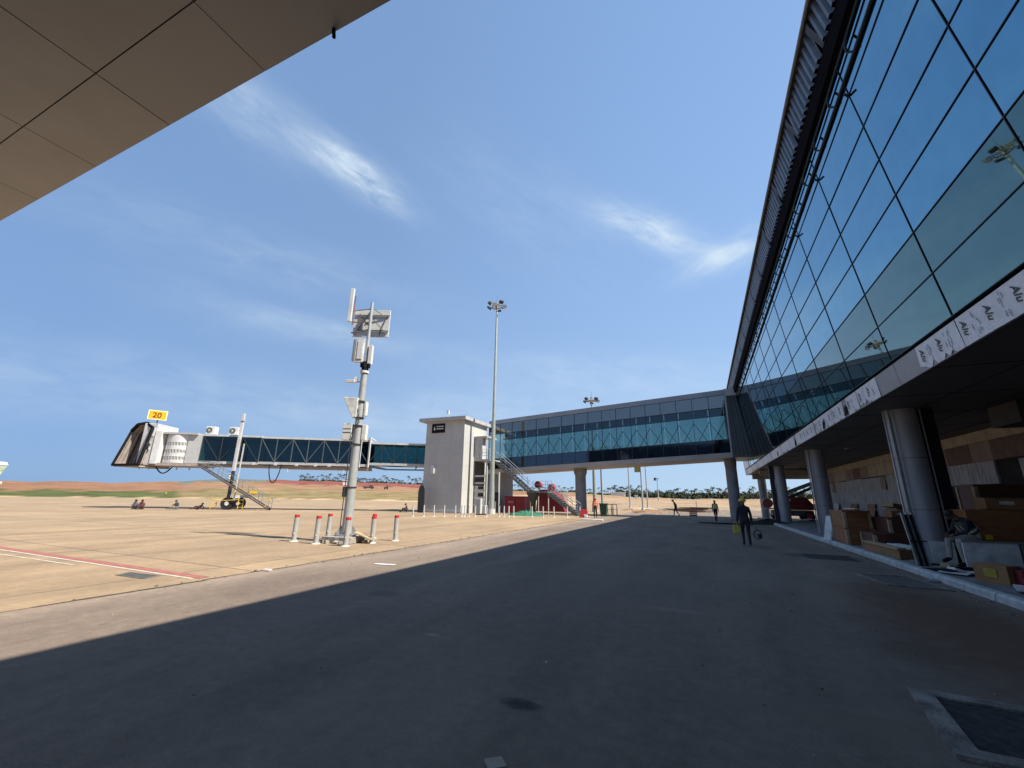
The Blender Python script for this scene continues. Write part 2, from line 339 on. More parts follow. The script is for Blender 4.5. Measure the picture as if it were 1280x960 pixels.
def copy_tree(o, parent=None):
    c = o.copy(); C.objects.link(c); c.parent = parent
    for ch in [x for x in o.children]: copy_tree(ch, c)
    return c
def text_mesh(txt, size, origin, xdir, ydir, m, name, parent, extrude=.002, shear=0, bold=0):
    cu = bpy.data.curves.new('t', 'FONT'); cu.body = txt; cu.size = size; cu.extrude = extrude; cu.shear = shear; cu.offset = bold
    to = bpy.data.objects.new('t', cu); C.objects.link(to); dg = bpy.context.evaluated_depsgraph_get(); dg.update()
    me = bpy.data.meshes.new_from_object(to.evaluated_get(dg)); bpy.data.objects.remove(to)
    x = Vector(xdir).normalized(); y = Vector(ydir).normalized(); z = x.cross(y)
    off = Vector((0, 0, 0)); q = parent
    while q is not None: off += q.location; q = q.parent
    for v in me.vertices: v.co = Vector(origin)-off + x*v.co.x + y*v.co.y + z*v.co.z
    me.materials.clear(); me.materials.append(m)
    o = bpy.data.objects.new(name, me); C.objects.link(o); o.parent = parent; return o
ORD = ['first', 'second', 'third', 'fourth', 'fifth', 'sixth', 'seventh', 'eighth', 'ninth', 'tenth', 'eleventh', 'twelfth', 'thirteenth', 'fourteenth', 'fifteenth', 'sixteenth', 'seventeenth', 'eighteenth', 'nineteenth', 'twentieth', 'twenty first', 'twenty second', 'twenty third', 'twenty fourth']

# ---------------------------------------------------------------- terrain
tabx = [(-700, 600), (0, 601), (130, 603.2), (200, 603), (250, 600.3), (300, 599.0), (345, 600.5), (440, 603), (530, 606), (640, 614), (720, 616), (790, 621.5), (850, 623.6), (950, 624), (1040, 624), (1500, 630)]
prof = []
for px, py in tabx:
    d = ray(px, py); prof.append((atan2(d.x, d.y), d.z/sqrt(d.x**2+d.y**2), px))
def pl(th, k):
    th = max(prof[0][0], min(prof[-1][0], th))
    for a, b in zip(prof, prof[1:]):
        if th <= b[0]:
            t = (th-a[0])/(b[0]-a[0]) if b[0] > a[0] else 0; return a[k]*(1-t)+b[k]*t
    return prof[-1][k]
def sst(a, b, x): x = max(0, min(1, (x-a)/(b-a))); return x*x*(3-2*x)
def terr(r, th):
    e = pl(th, 1) + (sin(th*61)+sin(th*137+1)*.7+sin(th*293+2)*.5)*.0006; top = H+e*470
    z = -.06 + (top+.06)*(.35*sst(135, 260, r)+.65*sst(230, 470, r))
    if r > 470: z = top - (top+6)*sst(470, 900, r)
    return z
radii = [0, 30, 60, 90, 115, 130, 140, 150, 160, 172, 185, 198, 212, 228, 245, 262, 280, 300, 320, 345, 370, 400, 435, 470, 500, 560, 700, 900, 1500, 3500, 9000]
NA = 360
vs, cols = [], []
def tcol(r, th):
    px = pl(th, 2); j = random.uniform(-14, 14)
    rr = r + j*(r/200)
    green = (.085, .10, .035); olive = (.22, .17, .085); red = (.25, .135, .08); deepred = (.21, .075, .06); tan_ = (.46, .33, .20); brown = (.25, .15, .09); bluehill = (.12, .16, .15)
    if px < 230: c = tan_ if rr < 148 else green if rr < 205 else red if rr < 425 else brown
    elif px < 560: c = tan_ if rr < 148 else olive if rr < 215 else (.27, .165, .10) if rr < 320 else (deepred if px > 330 else bluehill if rr > 350 else red)
    elif px < 730: c = tan_ if rr < 175 else (.38, .27, .17) if rr < 260 else brown
    else: c = (.31, .235, .16) if rr < 200 else (.34, .235, .155) if rr < 320 else (.27, .20, .12)
    return c
fs = []
for i, r in enumerate(radii):
    for a in range(NA):
        th = -pi + 2*pi*a/NA; vs.append((r*sin(th), r*cos(th), terr(r, th))); cols.append(tcol(r, th))
for i in range(len(radii)-1):
    for a in range(NA):
        b = (a+1) % NA; p, q = i*NA, (i+1)*NA
        fs.append((p+a, q+a, q+b, p+b) if i else (p+a, q+a, q+b))
me = bpy.data.meshes.new('ground'); me.from_pydata(vs, [], fs); me.update()
ca = me.color_attributes.new('soil', 'FLOAT_COLOR', 'POINT')
for i, c in enumerate(cols): ca.data[i].color = (*c, 1)
gm, n, l, p = ntree('field_soil'); p.inputs['Roughness'].default_value = .95; p.inputs['Specular IOR Level'].default_value = .1
at = n.new('ShaderNodeAttribute'); at.attribute_name = 'soil'
g = n.new('ShaderNodeNewGeometry'); nz = n.new('ShaderNodeTexNoise'); nz.inputs['Scale'].default_value = .09; nz.inputs['Detail'].default_value = 9; nz.inputs['Roughness'].default_value = .65; l.new(g.outputs['Position'], nz.inputs['Vector'])
rp = n.new('ShaderNodeValToRGB'); rp.color_ramp.elements[0].position = .3; rp.color_ramp.elements[1].position = .7; rp.color_ramp.elements[0].color = (.42, .44, .42, 1); rp.color_ramp.elements[1].color = (1.4, 1.34, 1.28, 1); mpf = n.new('ShaderNodeMapping'); mpf.inputs['Scale'].default_value = (1, 1, 1); nz2 = n.new('ShaderNodeTexNoise'); nz2.inputs['Scale'].default_value = .6; nz2.inputs['Detail'].default_value = 8; nz2.inputs['Roughness'].default_value = .8; l.new(g.outputs['Position'], nz2.inputs['Vector'])
av = n.new('ShaderNodeMath'); av.operation = 'MULTIPLY_ADD'; l.new(nz2.outputs['Fac'], av.inputs[0]); av.inputs[1].default_value = .7; sb = n.new('ShaderNodeMath'); sb.operation = 'MULTIPLY_ADD'; l.new(nz.outputs['Fac'], sb.inputs[0]); sb.inputs[1].default_value = .8; sb.inputs[2].default_value = -.25; l.new(sb.outputs[0], av.inputs[2]); l.new(av.outputs[0], rp.inputs[0])
mm = n.new('ShaderNodeMix'); mm.data_type = 'RGBA'; mm.blend_type = 'MULTIPLY'; mm.inputs[0].default_value = 1; l.new(at.outputs['Color'], mm.inputs[6]); l.new(rp.outputs[0], mm.inputs[7]); l.new(mm.outputs[2], p.inputs['Base Color'])
me.materials.append(gm); go = bpy.data.objects.new('ground', me); C.objects.link(go); struct(go)
me.polygons.foreach_set('use_smooth', [True]*len(me.polygons))

def sheet(name, poly, z, m):
    b = MB(); b.add([(x, y, z) for x, y in poly], [tuple(range(len(poly)))]); o = b.build(name, m, world=False); return struct(o)
a1 = gp(-300, 619.5); a2 = gp(0, 620.3); a3 = gp(100, 620.6); a4 = gp(430, 625); a5 = gp(600, 630); a6 = gp(700, 633.5)
far = [(-60, -60), (-260, 10), (a2.x, a2.y), (a3.x, a3.y), (a4.x, a4.y), (a5.x, a5.y), (a6.x, a6.y), (-9.0, 95), (-9.0, -60)]
sheet('apron', far, .0, apron_mat)
sheet('asphalt_road', [(-9.0, -60), (4.62, -60), (4.62, 57), (34, 57), (30, 88), (4, 95), (-9.0, 95)], .004, asphalt_mat)
# seam with crumbled edge between apron and asphalt
sm = MB(); y = -20
while y < 92:
    L = random.uniform(.25, .9); w = random.uniform(.012, .05); xo = -9.0+random.uniform(-.045, .045)
    sm.add([(xo-w, y, .009), (xo+w*.7, y, .009), (xo+w*random.uniform(.3, 1.3), y+L, .009), (xo-w*random.uniform(.4, 1.2), y+L, .009)], [(0, 1, 2, 3)]); y += L*1.0
struct(sm.build('road_seam', mat('seam', (.075, .06, .045), .95, var=.4, scale=8), world=False))
mk_red = mat('red_marking', (.34, .12, .095), .8, var=.2, scale=6); mk_white = mat('white_marking', (.52, .45, .36), .8, var=.16, scale=5)
struct(MB().add([(-60, 5.87, .006), (-9.25, 5.72, .006), (-9.25, 5.93, .006), (-60, 6.10, .006)], [(0, 1, 2, 3)]).build('red_apron_line', mk_red, world=False))
struct(MB().add([(-60, 5.74, .006), (-9.35, 5.62, .006), (-9.35, 5.70, .006), (-60, 5.84, .006)], [(0, 1, 2, 3)]).build('white_apron_line', mk_white, world=False))
struct(MB().add([(-40, 4.86, .006), (-13.3, 5.34, .006), (-13.3, 5.40, .006), (-40, 4.95, .006)], [(0, 1, 2, 3)]).build('thin_white_line', mk_white, world=False))
# kerb and slab below the terminal
kb = MB(); y = -12
while y < 44:
    L = 1.0; dx = random.uniform(-.012, .012)
    kb.prism([(4.62+dx, y+.012, 0), (4.80+dx, y+.012, 0), (4.80+dx, y+.012, .15), (4.66+dx, y+.012, .15), (4.62+dx, y+.012, .11)], (0, L-.024, 0)); y += L
struct(kb.build('kerb', kerb_mat, world=False))
struct(MB().box((4.80, -12, -.05), (24, 50, .12)).build('pavement_slab', slab_mat, world=False))

# ---------------------------------------------------------------- terminal
def fx(z): return 4.6 - .123*(z-5.06)
RZ = [5.06+.937*k for k in range(8)]     # 5.06 .. 11.62
FN = Vector((-1, 0, -.123)).normalized()
T = empty('terminal_building', (14, 20, 0), 'long airport terminal with outward leaning mirror glass wall above a shaded open ground floor', 'terminal building')
core = MB(); core.prism([(fx(5.06)+.12, -30, 5.06), (24, -30, 5.06), (24, -30, 12.9), (fx(12.0)+.12, -30, 12.0)], (0, 83.5, 0)); core.build('wall', void, T)
rnd = random.Random(3)
bays = [(-1.59+2.88*k) for k in range(0, 20)]
count = 0; rest = MB(); rest2 = MB()
for bi, y0 in enumerate(bays[:-1]):
    y1 = bays[bi+1]
    for k in range(7):
        z0, z1 = RZ[k]+.02, RZ[k+1]-.02; tl = rnd.uniform(-.0012, .0012); ts = rnd.uniform(-.0012, .0012)
        P = []
        for yy, zz, s1, s2 in ((y0+.02, z0, -1, -1), (y1-.02, z0, 1, -1), (y1-.02, z1, 1, 1), (y0+.02, z1, -1, 1)):
            P.append(Vector((fx(zz), yy, zz)) + FN*(s1*ts*1.4+s2*tl*.5))
        tgt = None
        if bi < 2 or count >= 98:
            (rest2 if k < 2 else rest).prism(P, -FN*.03)
        else:
            MB().prism(P, -FN*.03).build('glass_pane', glass_teal if k < 2 else glass_blue, T); count += 1
rest.box((fx(8), -30, 8), (fx(8)+.01, -29.99, 8.01))
for blk, m in ((rest, glass_blue), (rest2, glass_teal)):
    o = blk.build('glass_panes', m, T); o['kind'] = 'stuff'
bk = MB(); bk.prism([(fx(5.06), -30, 5.06), (fx(5.06)+.03, -30, 5.06), (fx(11.6)+.03, -30, 11.6), (fx(11.6), -30, 11.6)], (0, 28.4, 0)); bk.build('rear_glass_wall', glass_blue, T)
joint = mat('mullion_gasket', (.018, .026, .034), .5, .2, var=.1)
fm = MB()
for y in bays:
    a = Vector((fx(5.06), y, 5.06)); b = Vector((fx(11.62), y, 11.62)); fm.beam(a+FN*.002, b+FN*.002, .026, .014)
for z in RZ: fm.beam(Vector((fx(z), -30, z))+FN*.006, Vector((fx(z), bays[-1], z))+FN*.006, .024 if z > 5.1 else .07, .016)
fm.build('mullion_grid', joint, T)
# stay wires / small clips on some joints
cl = MB()
for (y, z) in ((9.93, 10.66), (12.8, 10.66), (15.7, 10.66), (7.05, 9.72)): cl.beam(Vector((fx(z), y, z))+FN*.02, Vector((fx(z), y-.1, z+.02))+FN*.12, .04)
cl.build('glazing_clip', dark_steel, T)
# maintenance rail
rl = MB(); zr = 11.42
rl.cyl(Vector((fx(zr), -10, zr))+FN*.07, Vector((fx(zr), 52, zr))+FN*.07, .022, n=8)
rl.cyl(Vector((fx(11.0), -10, 11.0))+FN*.035, Vector((fx(11.0), 52, 11.0))+FN*.035, .034, n=8)
rl.build('maintenance_rail', joint, T, smooth=True)
y = -1.0
while y < 50:
    b = MB(); b.tube([Vector((fx(zr), y, zr))+FN*.07, Vector((fx(11.25), y, 11.25))+FN*.13, Vector((fx(11.1), y+.06, 11.1))+FN*.12, Vector((fx(11.0), y, 11.0))+FN*.04], .024, 6); b.build('rail_bracket', joint, T); y += 1.44
gt = MB(); gt.prism([(3.80, -30, 11.62), (3.66, -30, 11.62), (3.60, -30, 12.08), (3.78, -30, 12.08)], (0, 82.6, 0)); gt.build('gutter', mat('gutter_dark', (.010, .010, .013), .95, 0, var=.1, spec=.02), T)
rf = MB(); rf.prism([(3.42, -30, 13.04), (3.42, -30, 13.14), (26, -30, 14.2), (26, -30, 14.0), (3.8, -30, 13.04)], (0, 83.5, 0)); roof = rf.build('roof', mat('roof_sheet', (.42, .43, .45), .5, .4, var=.08), T)
ed = MB(); ed.box((3.30, -30, 12.96), (3.40, 53.6, 13.10)); ed.cyl((3.30, -30, 12.96), (3.30, 53.6, 12.96), .05, n=8); ed.build('roof_edge_trim', mat('edge_trim', (.20, .19, .165), .5, .3, var=.15), roof)
# corrugated parapet sheets, one per bay, ribs along the lean of the glass
cm_ = mat('parapet_sheet', (.15, .155, .17), .4, .6, var=.15)
def cx_(z): return 3.60-.19*(z-12.08)
y = -7.35
while y < 53:
    b = MB(); nr = 10; w_ = 2.56/nr
    for i in range(nr):
        ya = y+i*w_
        prof_ = [(0, 0), (.3, 0), (.45, .07), (.85, .07), (1.0, 0)]
        for (u0, o0), (u1, o1) in zip(prof_, prof_[1:]):
            b.quad((cx_(12.08)-o0, ya+u0*w_, 12.08), (cx_(12.08)-o1, ya+u1*w_, 12.08), (cx_(12.98)-o1, ya+u1*w_, 12.98), (cx_(12.98)-o0, ya+u0*w_, 12.98))
    b.build('parapet_sheet', cm_, roof)
    b = MB(); yb = y-.16; b.prism([(3.62, yb-.10, 12.2), (3.38, yb-.10, 12.75), (3.34, yb-.10, 12.95), (3.55, yb-.10, 12.95), (3.66, yb-.10, 12.5)], (0, .20, 0)); b.build('roof_bracket', dark_steel, T); y += 2.88
MB().prism([(3.66, -30, 12.09), (3.72, -30, 12.09), (3.54, -30, 13.03), (3.48, -30, 13.03)], (0, 83.4, 0)).build('parapet_lining', blackm, roof)
# fascia band under the glass: aluminium panels partly still in protective film
FZ0, FZ1 = 4.45, 5.0
filmspec = {}   # y ranges still covered with film
rag = random.Random(11)
def fpt(y, z, o=0.0): return Vector((fx(z), y, z)) + FN*o
ys = [-1.59+2.88*k for k in range(20)]
for i, (y0, y1) in enumerate(zip(ys, ys[1:])):
    b = MB(); b.prism([fpt(y0+.012, FZ0), fpt(y1-.012, FZ0), fpt(y1-.012, FZ1), fpt(y0+.012, FZ1)], -FN*.05)
    pn = b.build('fascia_panel', bare_alu, T)
    # film with torn edges
    spans = []
    if y1 < 10.2: spans = [(y0+.02, y1-.02, 0)]
    elif y0 < 10.5: spans = [(y0+.02, y0+1.62, 1)]
    elif y0 < 13.5: spans = [(y0+1.2, y1-.03, 1)]
    elif i % 3 == 0: spans = [(y0+.03, y0+1.1, 1), (y0+1.5, y1-.05, 1)]
    elif i % 3 == 1: spans = [(y0+.03, y1-.15, 1)]
    else: spans = [(y0+.02, y1-.03, 0)]
    for (sa, sb, torn) in spans:
        top = []; bot = []; nseg = max(3, int((sb-sa)/.12))
        for q in range(nseg+1):
            yy = sa+(sb-sa)*q/nseg
            zt = FZ1-.004; zb = FZ0+.005
            if torn and rag.random() < .35: zb += rag.uniform(.02, .16)
            top.append(fpt(yy + (rag.uniform(-.03, .03) if torn and q in (0, nseg) else 0), zt, .006 + rag.uniform(0, .004))); bot.append(fpt(yy + (rag.uniform(-.08, .08) if torn and q in (0, nseg) else 0), zb, .006 + rag.uniform(0, .016)))
        fb = MB(); nn = len(top); fb.add(top+bot, [(q, q+1, nn+q+1, nn+q) for q in range(nn-1)])
        fo = fb.build('protective_film', film_mat, pn)
        if y0 < 22:
            yy = sb-.12; tx = MB()
            while yy > sa+.25:
                s = .175
                text_mesh('Alu', s*1.15, fpt(yy, FZ1-.10, .024), (.123*1, 0, -1), (0, -1, 0), ink, 'printed_lettering', pn, extrude=.001, shear=.25, bold=.004)
                for q in range(9):     # small faded print between the big words
                    c = fpt(yy-.38+rag.uniform(-.12, .1), FZ1-rag.uniform(.08, .45), .022); tx.obox(c, (0, .006, 0), Vector((fx(4)-fx(5), 0, -1))*rag.uniform(.02, .06), FN*.001)
                yy -= .72
            if tx.v: tx.build('faint_print', faint_ink, fo)
    if i in (6, 7, 9, 11): # dark gaps where the lining is ripped
        c = fpt(y0+1.3, 4.62, .03); MB().prism([c+Vector((0, -.18, .1)), c+Vector((0, -.05, -.12)), c+Vector((0, .22, -.14)), c+Vector((0, .15, .05)), c+Vector((.0, .02, .22))], FN*.004).build('torn_hole', blackm, pn)
MB().prism([fpt(48.7, 5.07, .02), fpt(53.12, 5.07, .02), fpt(53.12, 6.4, .02), fpt(48.7, 6.4, .02)], FN*.01).build('end_film', film_mat, T)
MB().prism([(fx(5.0)-.0, 53.15, 4.45), (fx(5.0)+.25, 53.15, 4.45), (fx(6.6)+.25, 53.15, 6.6), (fx(6.6), 53.15, 6.6)], (0, .8, 0)).build('end_fascia', film_mat, T)
# soffit
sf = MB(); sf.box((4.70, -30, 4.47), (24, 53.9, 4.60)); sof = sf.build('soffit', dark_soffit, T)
sj = MB()
for y in [ -3.03+2.88*k for k in range(20)]: sj.box((4.75, y, 4.460), (10, y+.02, 4.4665))
for x in (6.2, 7.7, 9.2): sj.box((x, -20, 4.458), (x+.02, 53.8, 4.4645))
sj.build('soffit_joints', blackm, sof)
for (x, y) in ((7.2, 21.2), (7.2, 27.5), (7.2, 34), (7.2, 9.6)): MB().cyl((x, y, 4.43), (x, y, 4.47), .10, n=14).build('downlight', dirty_white, sof)
bm_ = MB(); bm_.box((5.0, 45.2, 4.0), (10, 45.6, 4.45)); bm_.box((5.0, 51.6, 3.95), (18, 52.0, 4.45)); bm_.build('soffit_beam', cream_board, sof)
MB().box((6.6, 12.0, 4.24), (9.9, 12.25, 4.42)).build('cable_tray', dark_steel, sof)
MB().box((8.0, 15.6, 3.85), (9.9, 16.9, 4.44)).build('air_duct', mat('duct_dark', (.05, .05, .055), .6, .4, var=.15), sof)
MB().box((8.25, 14.4, 3.2), (8.7, 14.6, 4.40)).build('hanging_plasterboard', cream_board, sof)
# back wall in courses
WX = 10.0
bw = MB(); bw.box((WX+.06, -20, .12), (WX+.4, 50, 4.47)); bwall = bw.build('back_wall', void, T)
wr = random.Random(5); y = 17.2
while y < 49:
    L = wr.uniform(1.3, 1.9); y2 = min(y+L, 49.5)
    MB().box((WX, y+.01, 3.30), (WX+.055, y2-.01, 4.02)).build('wall_panel', wr.choice((pinkstone, pinkstone, cream_board, mat('brown_board', (.17, .11, .09), .8, var=.15))), bwall)
    MB().box((WX-.01, y+.01, 4.03), (WX+.05, y2-.01, 4.44)).build('cream_strip', cream_board, bwall)
    if wr.random() < .85: MB().box((WX-.02, y+.01, (2.45 if y < 27 else .9)+wr.choice((0, 0, .12))), (WX+.05, y2-.01, 3.28-wr.choice((0, 0, .05)))).build('marble_cladding', marble, bwall)
    if wr.random() < .22: MB().obox((WX-.06, y+.5, 2.85), (0, .40, .03), (.02, 0, .38), (.006, 0, 0)).build('loose_lining', wr.choice((marble, pinkstone)), bwall)
    y = y2
# columns
def column(x, y, r=.39, z1=4.47, par=None, nm='column'):
    c = MB(); c.cyl((x, y, .0), (x, y, z1), r, r, 36); o = c.build(nm, column_mat, par, smooth=True)
    for zz in (1.5, 2.98): MB().cyl((x, y, zz), (x, y, zz+.012), r+.003, r+.003, 36).build('cladding_joint', dark_steel, o)
    return o
for y in (4.8, 16.6, 27.9, 40.5, 52.4):
    o = column(5.87, y, par=T)
    if y < 30:
        MB().box((5.87-.43, y-.36, .12), (5.87-.36, y-.30, 4.45)).build('edge_channel', galv, o); MB().box((5.87-.50, y-.22, .12), (5.87-.455, y-.17, 4.45)).build('edge_channel', galv, o)
    if y < 20:
        MB().box((5.87+.345, y-.30, .12), (5.87+.375, y-.26, 4.45)).build('edge_trim', galv, o); MB().box((5.87+.40, y-.26, .12), (5.87+.68, y+.12, 4.45)).build('service_riser', blackm, o)
    if 35 < y < 45: MB().box((5.87-.72, y-.1, .12), (5.87-.41, y+.2, 4.45)).build('service_riser', mat('navy_film', (.03, .03, .05), .5, var=.2), o)
MB().cyl((9.2, 15.4, .12), (9.2, 15.4, 4.45), .33, n=24).build('inner_column', mat('rough_col', (.10, .10, .11), .8, var=.2), T, smooth=True)

# ---------------------------------------------------------------- glazed link bridge to the tower
LX0, LX1, LY0, LY1 = -22.5, 2.8, 44.0, 48.4
def lb(x): return 5.57 + (x-2.8)*.050
def lt(x): return 12.06 + (x-2.8)*.066
def lz(x, f): return lt(x)*(1-f)+lb(x)*f     # f = fraction from the top
B = empty('link_bridge', (-10, 46, 0), 'glazed walkway bridge sloping from the terminal over the road to the grey tower', 'bridge')
def slab(x0, x1, f0, f1, y0, y1, nm, m, par=B, e=0.0):
    b = MB(); P = [(x, y, lz(x, f)) for f in (f1, f0) for x, y in ((x0, y0), (x1, y0), (x1, y1), (x0, y1))]
    b.add(P, [(0, 3, 2, 1), (4, 5, 6, 7), (0, 1, 5, 4), (1, 2, 6, 5), (2, 3, 7, 6), (3, 0, 4, 7)]); return b.build(nm, m, par)
link_floor_m = mat('link_floor', (.40, .37, .35), .6, .1, var=.1, scale=.6)
link_roof_m = mat('link_roof', (.30, .31, .33), .5, .3, var=.08, scale=.8)
slab(LX0, LX1, -.002, .075, LY0-.06, LY1+.06, 'roof', link_roof_m)
slab(LX0, LX1, .93, 1.0, LY0-.05, LY1+.05, 'floor_slab', link_floor_m)
NX = 17; xs = [LX0+(LX1-LX0)*i/NX for i in range(NX+1)]
for i in range(NX):
    for f0, f1, m, nm in ((.078, .27, link_upper, 'upper_pane'), (.27, .74, link_glass, 'middle_pane'), (.74, .928, link_dark, 'lower_pane')):
        for yy in (LY0, LY1):
            b = MB(); x0, x1 = xs[i]+.02, xs[i+1]-.02; q = rnd.uniform(-.004, .004)
            b.prism([(x0, yy, lz(x0, f1)-.0), (x1, yy+q, lz(x1, f1)), (x1, yy+q, lz(x1, f0)), (x0, yy, lz(x0, f0))], (0, .02, 0))
            if yy == LY0: b.build(nm, m, B)
            else:
                if f0 == .27: fb_ = b.build('rear_pane', m, B)
                elif f0 > .5: b.build('rear_panel', link_dark, B)
                else: b.build('rear_panel', link_upper, B)
fr = MB()
for x in xs: fr.beam((x, LY0-.01, lz(x, .07)), (x, LY0-.01, lz(x, .935)), .05, .06)
for f in (.075, .27, .74, .93):
    fr.beam((LX0, LY0-.012, lz(LX0, f)), (LX1, LY0-.012, lz(LX1, f)), .05, .07)
fr.build('glazing_frame', mat('frame_dark', (.035, .045, .06), .5, .3, var=.1), B)
tr = MB()
for i in range(NX):
    a, b_ = xs[i], xs[i+1]
    for yy in (LY1-.35, LY0+.35):
        if yy < 46 and i % 2: continue
        if yy < 46: continue
        tr.beam((a, yy, lz(a, .74)), (b_, yy, lz(b_, .36)), .06); tr.beam((b_, yy, lz(b_, .74)), (a, yy, lz(a, .36)), .06)
for f in (.27, .76): tr.beam((LX0, LY1-.35, lz(LX0, f)), (LX1, LY1-.35, lz(LX1, f)), .12, .15)
tr.build('cross_bracing', mat('brace', (.045, .06, .08), .5, .2, var=.1), B)
rlf = MB()
for f in (.80,): rlf.beam((LX0, LY0+1.2, lz(LX0, f)), (LX1, LY0+1.2, lz(LX1, f)), .03, 1.0)
rlf.build('inner_upstand', mat('upstand', (.12, .13, .15), .6, var=.1), B)
# end collar in vertical grey sheets, meeting the leaning glass
ec = MB()
ec.prism([(2.8, LY0-.12, lb(2.8)-.02), (fx(5.0)-.06, LY0-.12, lb(2.8)), (fx(12.0)-.06, LY0-.12, 11.95), (2.8, LY0-.12, 12.10)], (0, 4.6, 0)); col_ = ec.build('end_collar', mat('collar_sheet', (.10, .115, .12), .45, .4, var=.12, vec_scale=(6, 1, .5)), B)
rb = MB()
for i in range(6):
    t = i/5; xa = 2.85+(fx(5.4)-.14-2.85)*t; xb = 2.85+(fx(11.4)-.12-2.85)*t
    rb.beam((xa, LY0-.15, 5.75), (xb, LY0-.15, 11.3), .05 if i % 2 else .09, .06)
rb.build('collar_rib', dark_steel, col_)
rb = MB(); rb.box((2.75, LY0-.22, 11.4), (3.9, LY0-.12, 12.08)); rb.beam((2.82, LY0-.17, 5.6), (2.82, LY0-.17, 11.9), .12, .1); rb.build('collar_trim', grey_paint, col_)
def pier(x, y, zt, par, r, rc):
    c = MB(); c.cyl((x, y, 0), (x, y, zt-.8), r*1.03, r, 32); c.cyl((x, y, zt-.8), (x, y, zt-.4), r, rc, 32); c.cyl((x, y, zt-.4), (x, y, zt), rc, rc, 32)
    c.build('pier', mat('pier_concrete', (.27, .27, .28), .7, var=.1, scale=1.2), par, smooth=True)
pier(-12.1, 46.0, lb(-12.1)+.02, B, .58, .72); pier(2.75, 46.4, lb(2.75)+.02, B, .50, .54)

# ---------------------------------------------------------------- bridge above the camera
O = empty('overhead_bridge', (-6, -1, 0), 'walkway bridge passing right overhead, its taupe panelled underside filling the upper left', 'bridge')
OZ = 6.0; OY1 = 2.05; OY0 = -2.7
um = mat('taupe_panel', (.39, .385, .39), .45, .1, var=.05, scale=.5)
yj = 1.34; k = 0; jr = random.Random(2); ums = [um, mat('taupe_panel_b', (.375, .37, .372), .42, .1, var=.07, scale=.9), mat('taupe_panel_c', (.405, .395, .395), .5, .1, var=.05, scale=.4)]
xj = [-1.0, -2.63] + [-4.34-1.73*i for i in range(9)]
xj = [4.2-1.725*i+.56 for i in range(16)]
for a, b_ in zip(xj, xj[1:]):
    for y0, y1 in ((OY0, -1.2), (-1.2, .05), (.05, 1.335), (1.335, OY1)):
        MB().box((b_+.006, y0+.006, OZ+jr.uniform(0, .003)), (a-.006, y1-.006, OZ+.04)).build('soffit_panel', jr.choice(ums), O)
MB().box((xj[-1], OY0+.05, OZ+.05), (4.2, OY1-.03, OZ+.5)).build('floor_slab', blackm, O)
MB().box((xj[-1], OY1-.03, OZ+.045), (4.2, OY1+.0, OZ+.6)).build('edge_fascia', grey_paint, O)
MB().box((xj[-1], OY1-.06, OZ+.6), (4.2, OY1-.03, OZ+5.6)).build('glass_side', link_dark, O)
MB().box((xj[-1], OY0+.03, OZ+.6), (4.2, OY0+.06, OZ+5.6)).build('glass_side', link_dark, O)
MB().box((xj[-1], OY0-.05, OZ+5.6), (4.2, OY1+.05, OZ+6.0)).build('roof', link_roof_m, O)
q = ay(417, 37, 2.02); MB().tube([(q.x, 2.02, OZ+.0), (q.x+.01, 2.03, OZ-.10)], .018, 6).build('hanging_strap', blackm, O)
MB().cyl((-9.5, -3.4, 0), (-9.5, -3.4, OZ), .6, n=30).build('pier', column_mat, O, smooth=True)

# ---------------------------------------------------------------- tower
TW = empty('stair_tower', (-25, 41, 0), 'square grey rendered tower with flat roof joining the glazed bridge and the boarding bridge', 'tower')
X0, X1, Y0, Y1 = -27.45, -22.6, 38.4, 43.6
MB().box((X0, Y0, 0), (X1, Y1, 9.62)).build('wall', concrete_wall, TW)
gj = MB()
for x in (X0+1.6, X0+3.2): gj.box((x, Y0-.003, .1), (x+.02, Y0+.002, 9.6))
for z in (2.4, 4.8, 7.2): gj.box((X0, Y0-.004, z), (X1, Y0+.002, z+.015)); gj.box((X1-.002, Y0, z), (X1+.004, Y1, z+.015))
gj.build('wall_joint', mat('joint_grey', (.33, .32, .31), .9, var=.1), TW)
MB().box((X0-.75, Y0-.45, 9.62), (X1+.35, Y1+.5, 9.98)).build('roof', tower_roofm, TW)
MB().box((X0-.1, Y0-.12, 0), (X1+.1, Y0, .22)).build('plinth', light_paint, TW)
MB().box((X1-.02, 43.6, 0), (-20.9, 47.6, 4.4)).build('rear_block', mat('rear_block', (.36, .36, .36), .8, var=.08), TW)
rbb = MB()
for i in range(9): rbb.box((-22.3+i*.17, 43.55, .1), (-22.24+i*.17, 43.6, 4.38))
rbb.build('rear_block_rib', grey_paint, TW)
MB().box((-21.9, 43.50, 0), (-20.85, 43.58, 2.2)).build('door', dark_steel, TW)
sg = MB().box((X0+.75, Y0-.08, 8.35), (X0+2.4, Y0-.004, 9.35)).build('sign', blackm, TW)
gl = MB(); gl.prism([(X0+1.0, Y0-.084, 8.65), (X0+1.22, Y0-.084, 8.65), (X0+1.11, Y0-.084, 9.1)], (0, -.006, 0))
for i in range(2):
    for j in range(4): gl.box((X0+1.38+j*.23, Y0-.09, 8.72+i*.26), (X0+1.54+j*.23, Y0-.083, 8.84+i*.26))
gl.build('lettering', white_paint, sg)
wl_ = MB().box((X0+1.0, Y0-.16, 4.0), (X0+1.38, Y0, 4.85)).build('wall_lamp', dirty_white, TW)
lm = MB().cyl((X0+2.2, Y0+.8, 9.98), (X0+2.2, Y0+.8, 10.9), .02, n=6); lm.box((X0+2.05, Y0+.7, 10.55), (X0+2.3, Y0+.9, 10.95)); lm.build('roof_sensor', white_paint, TW)
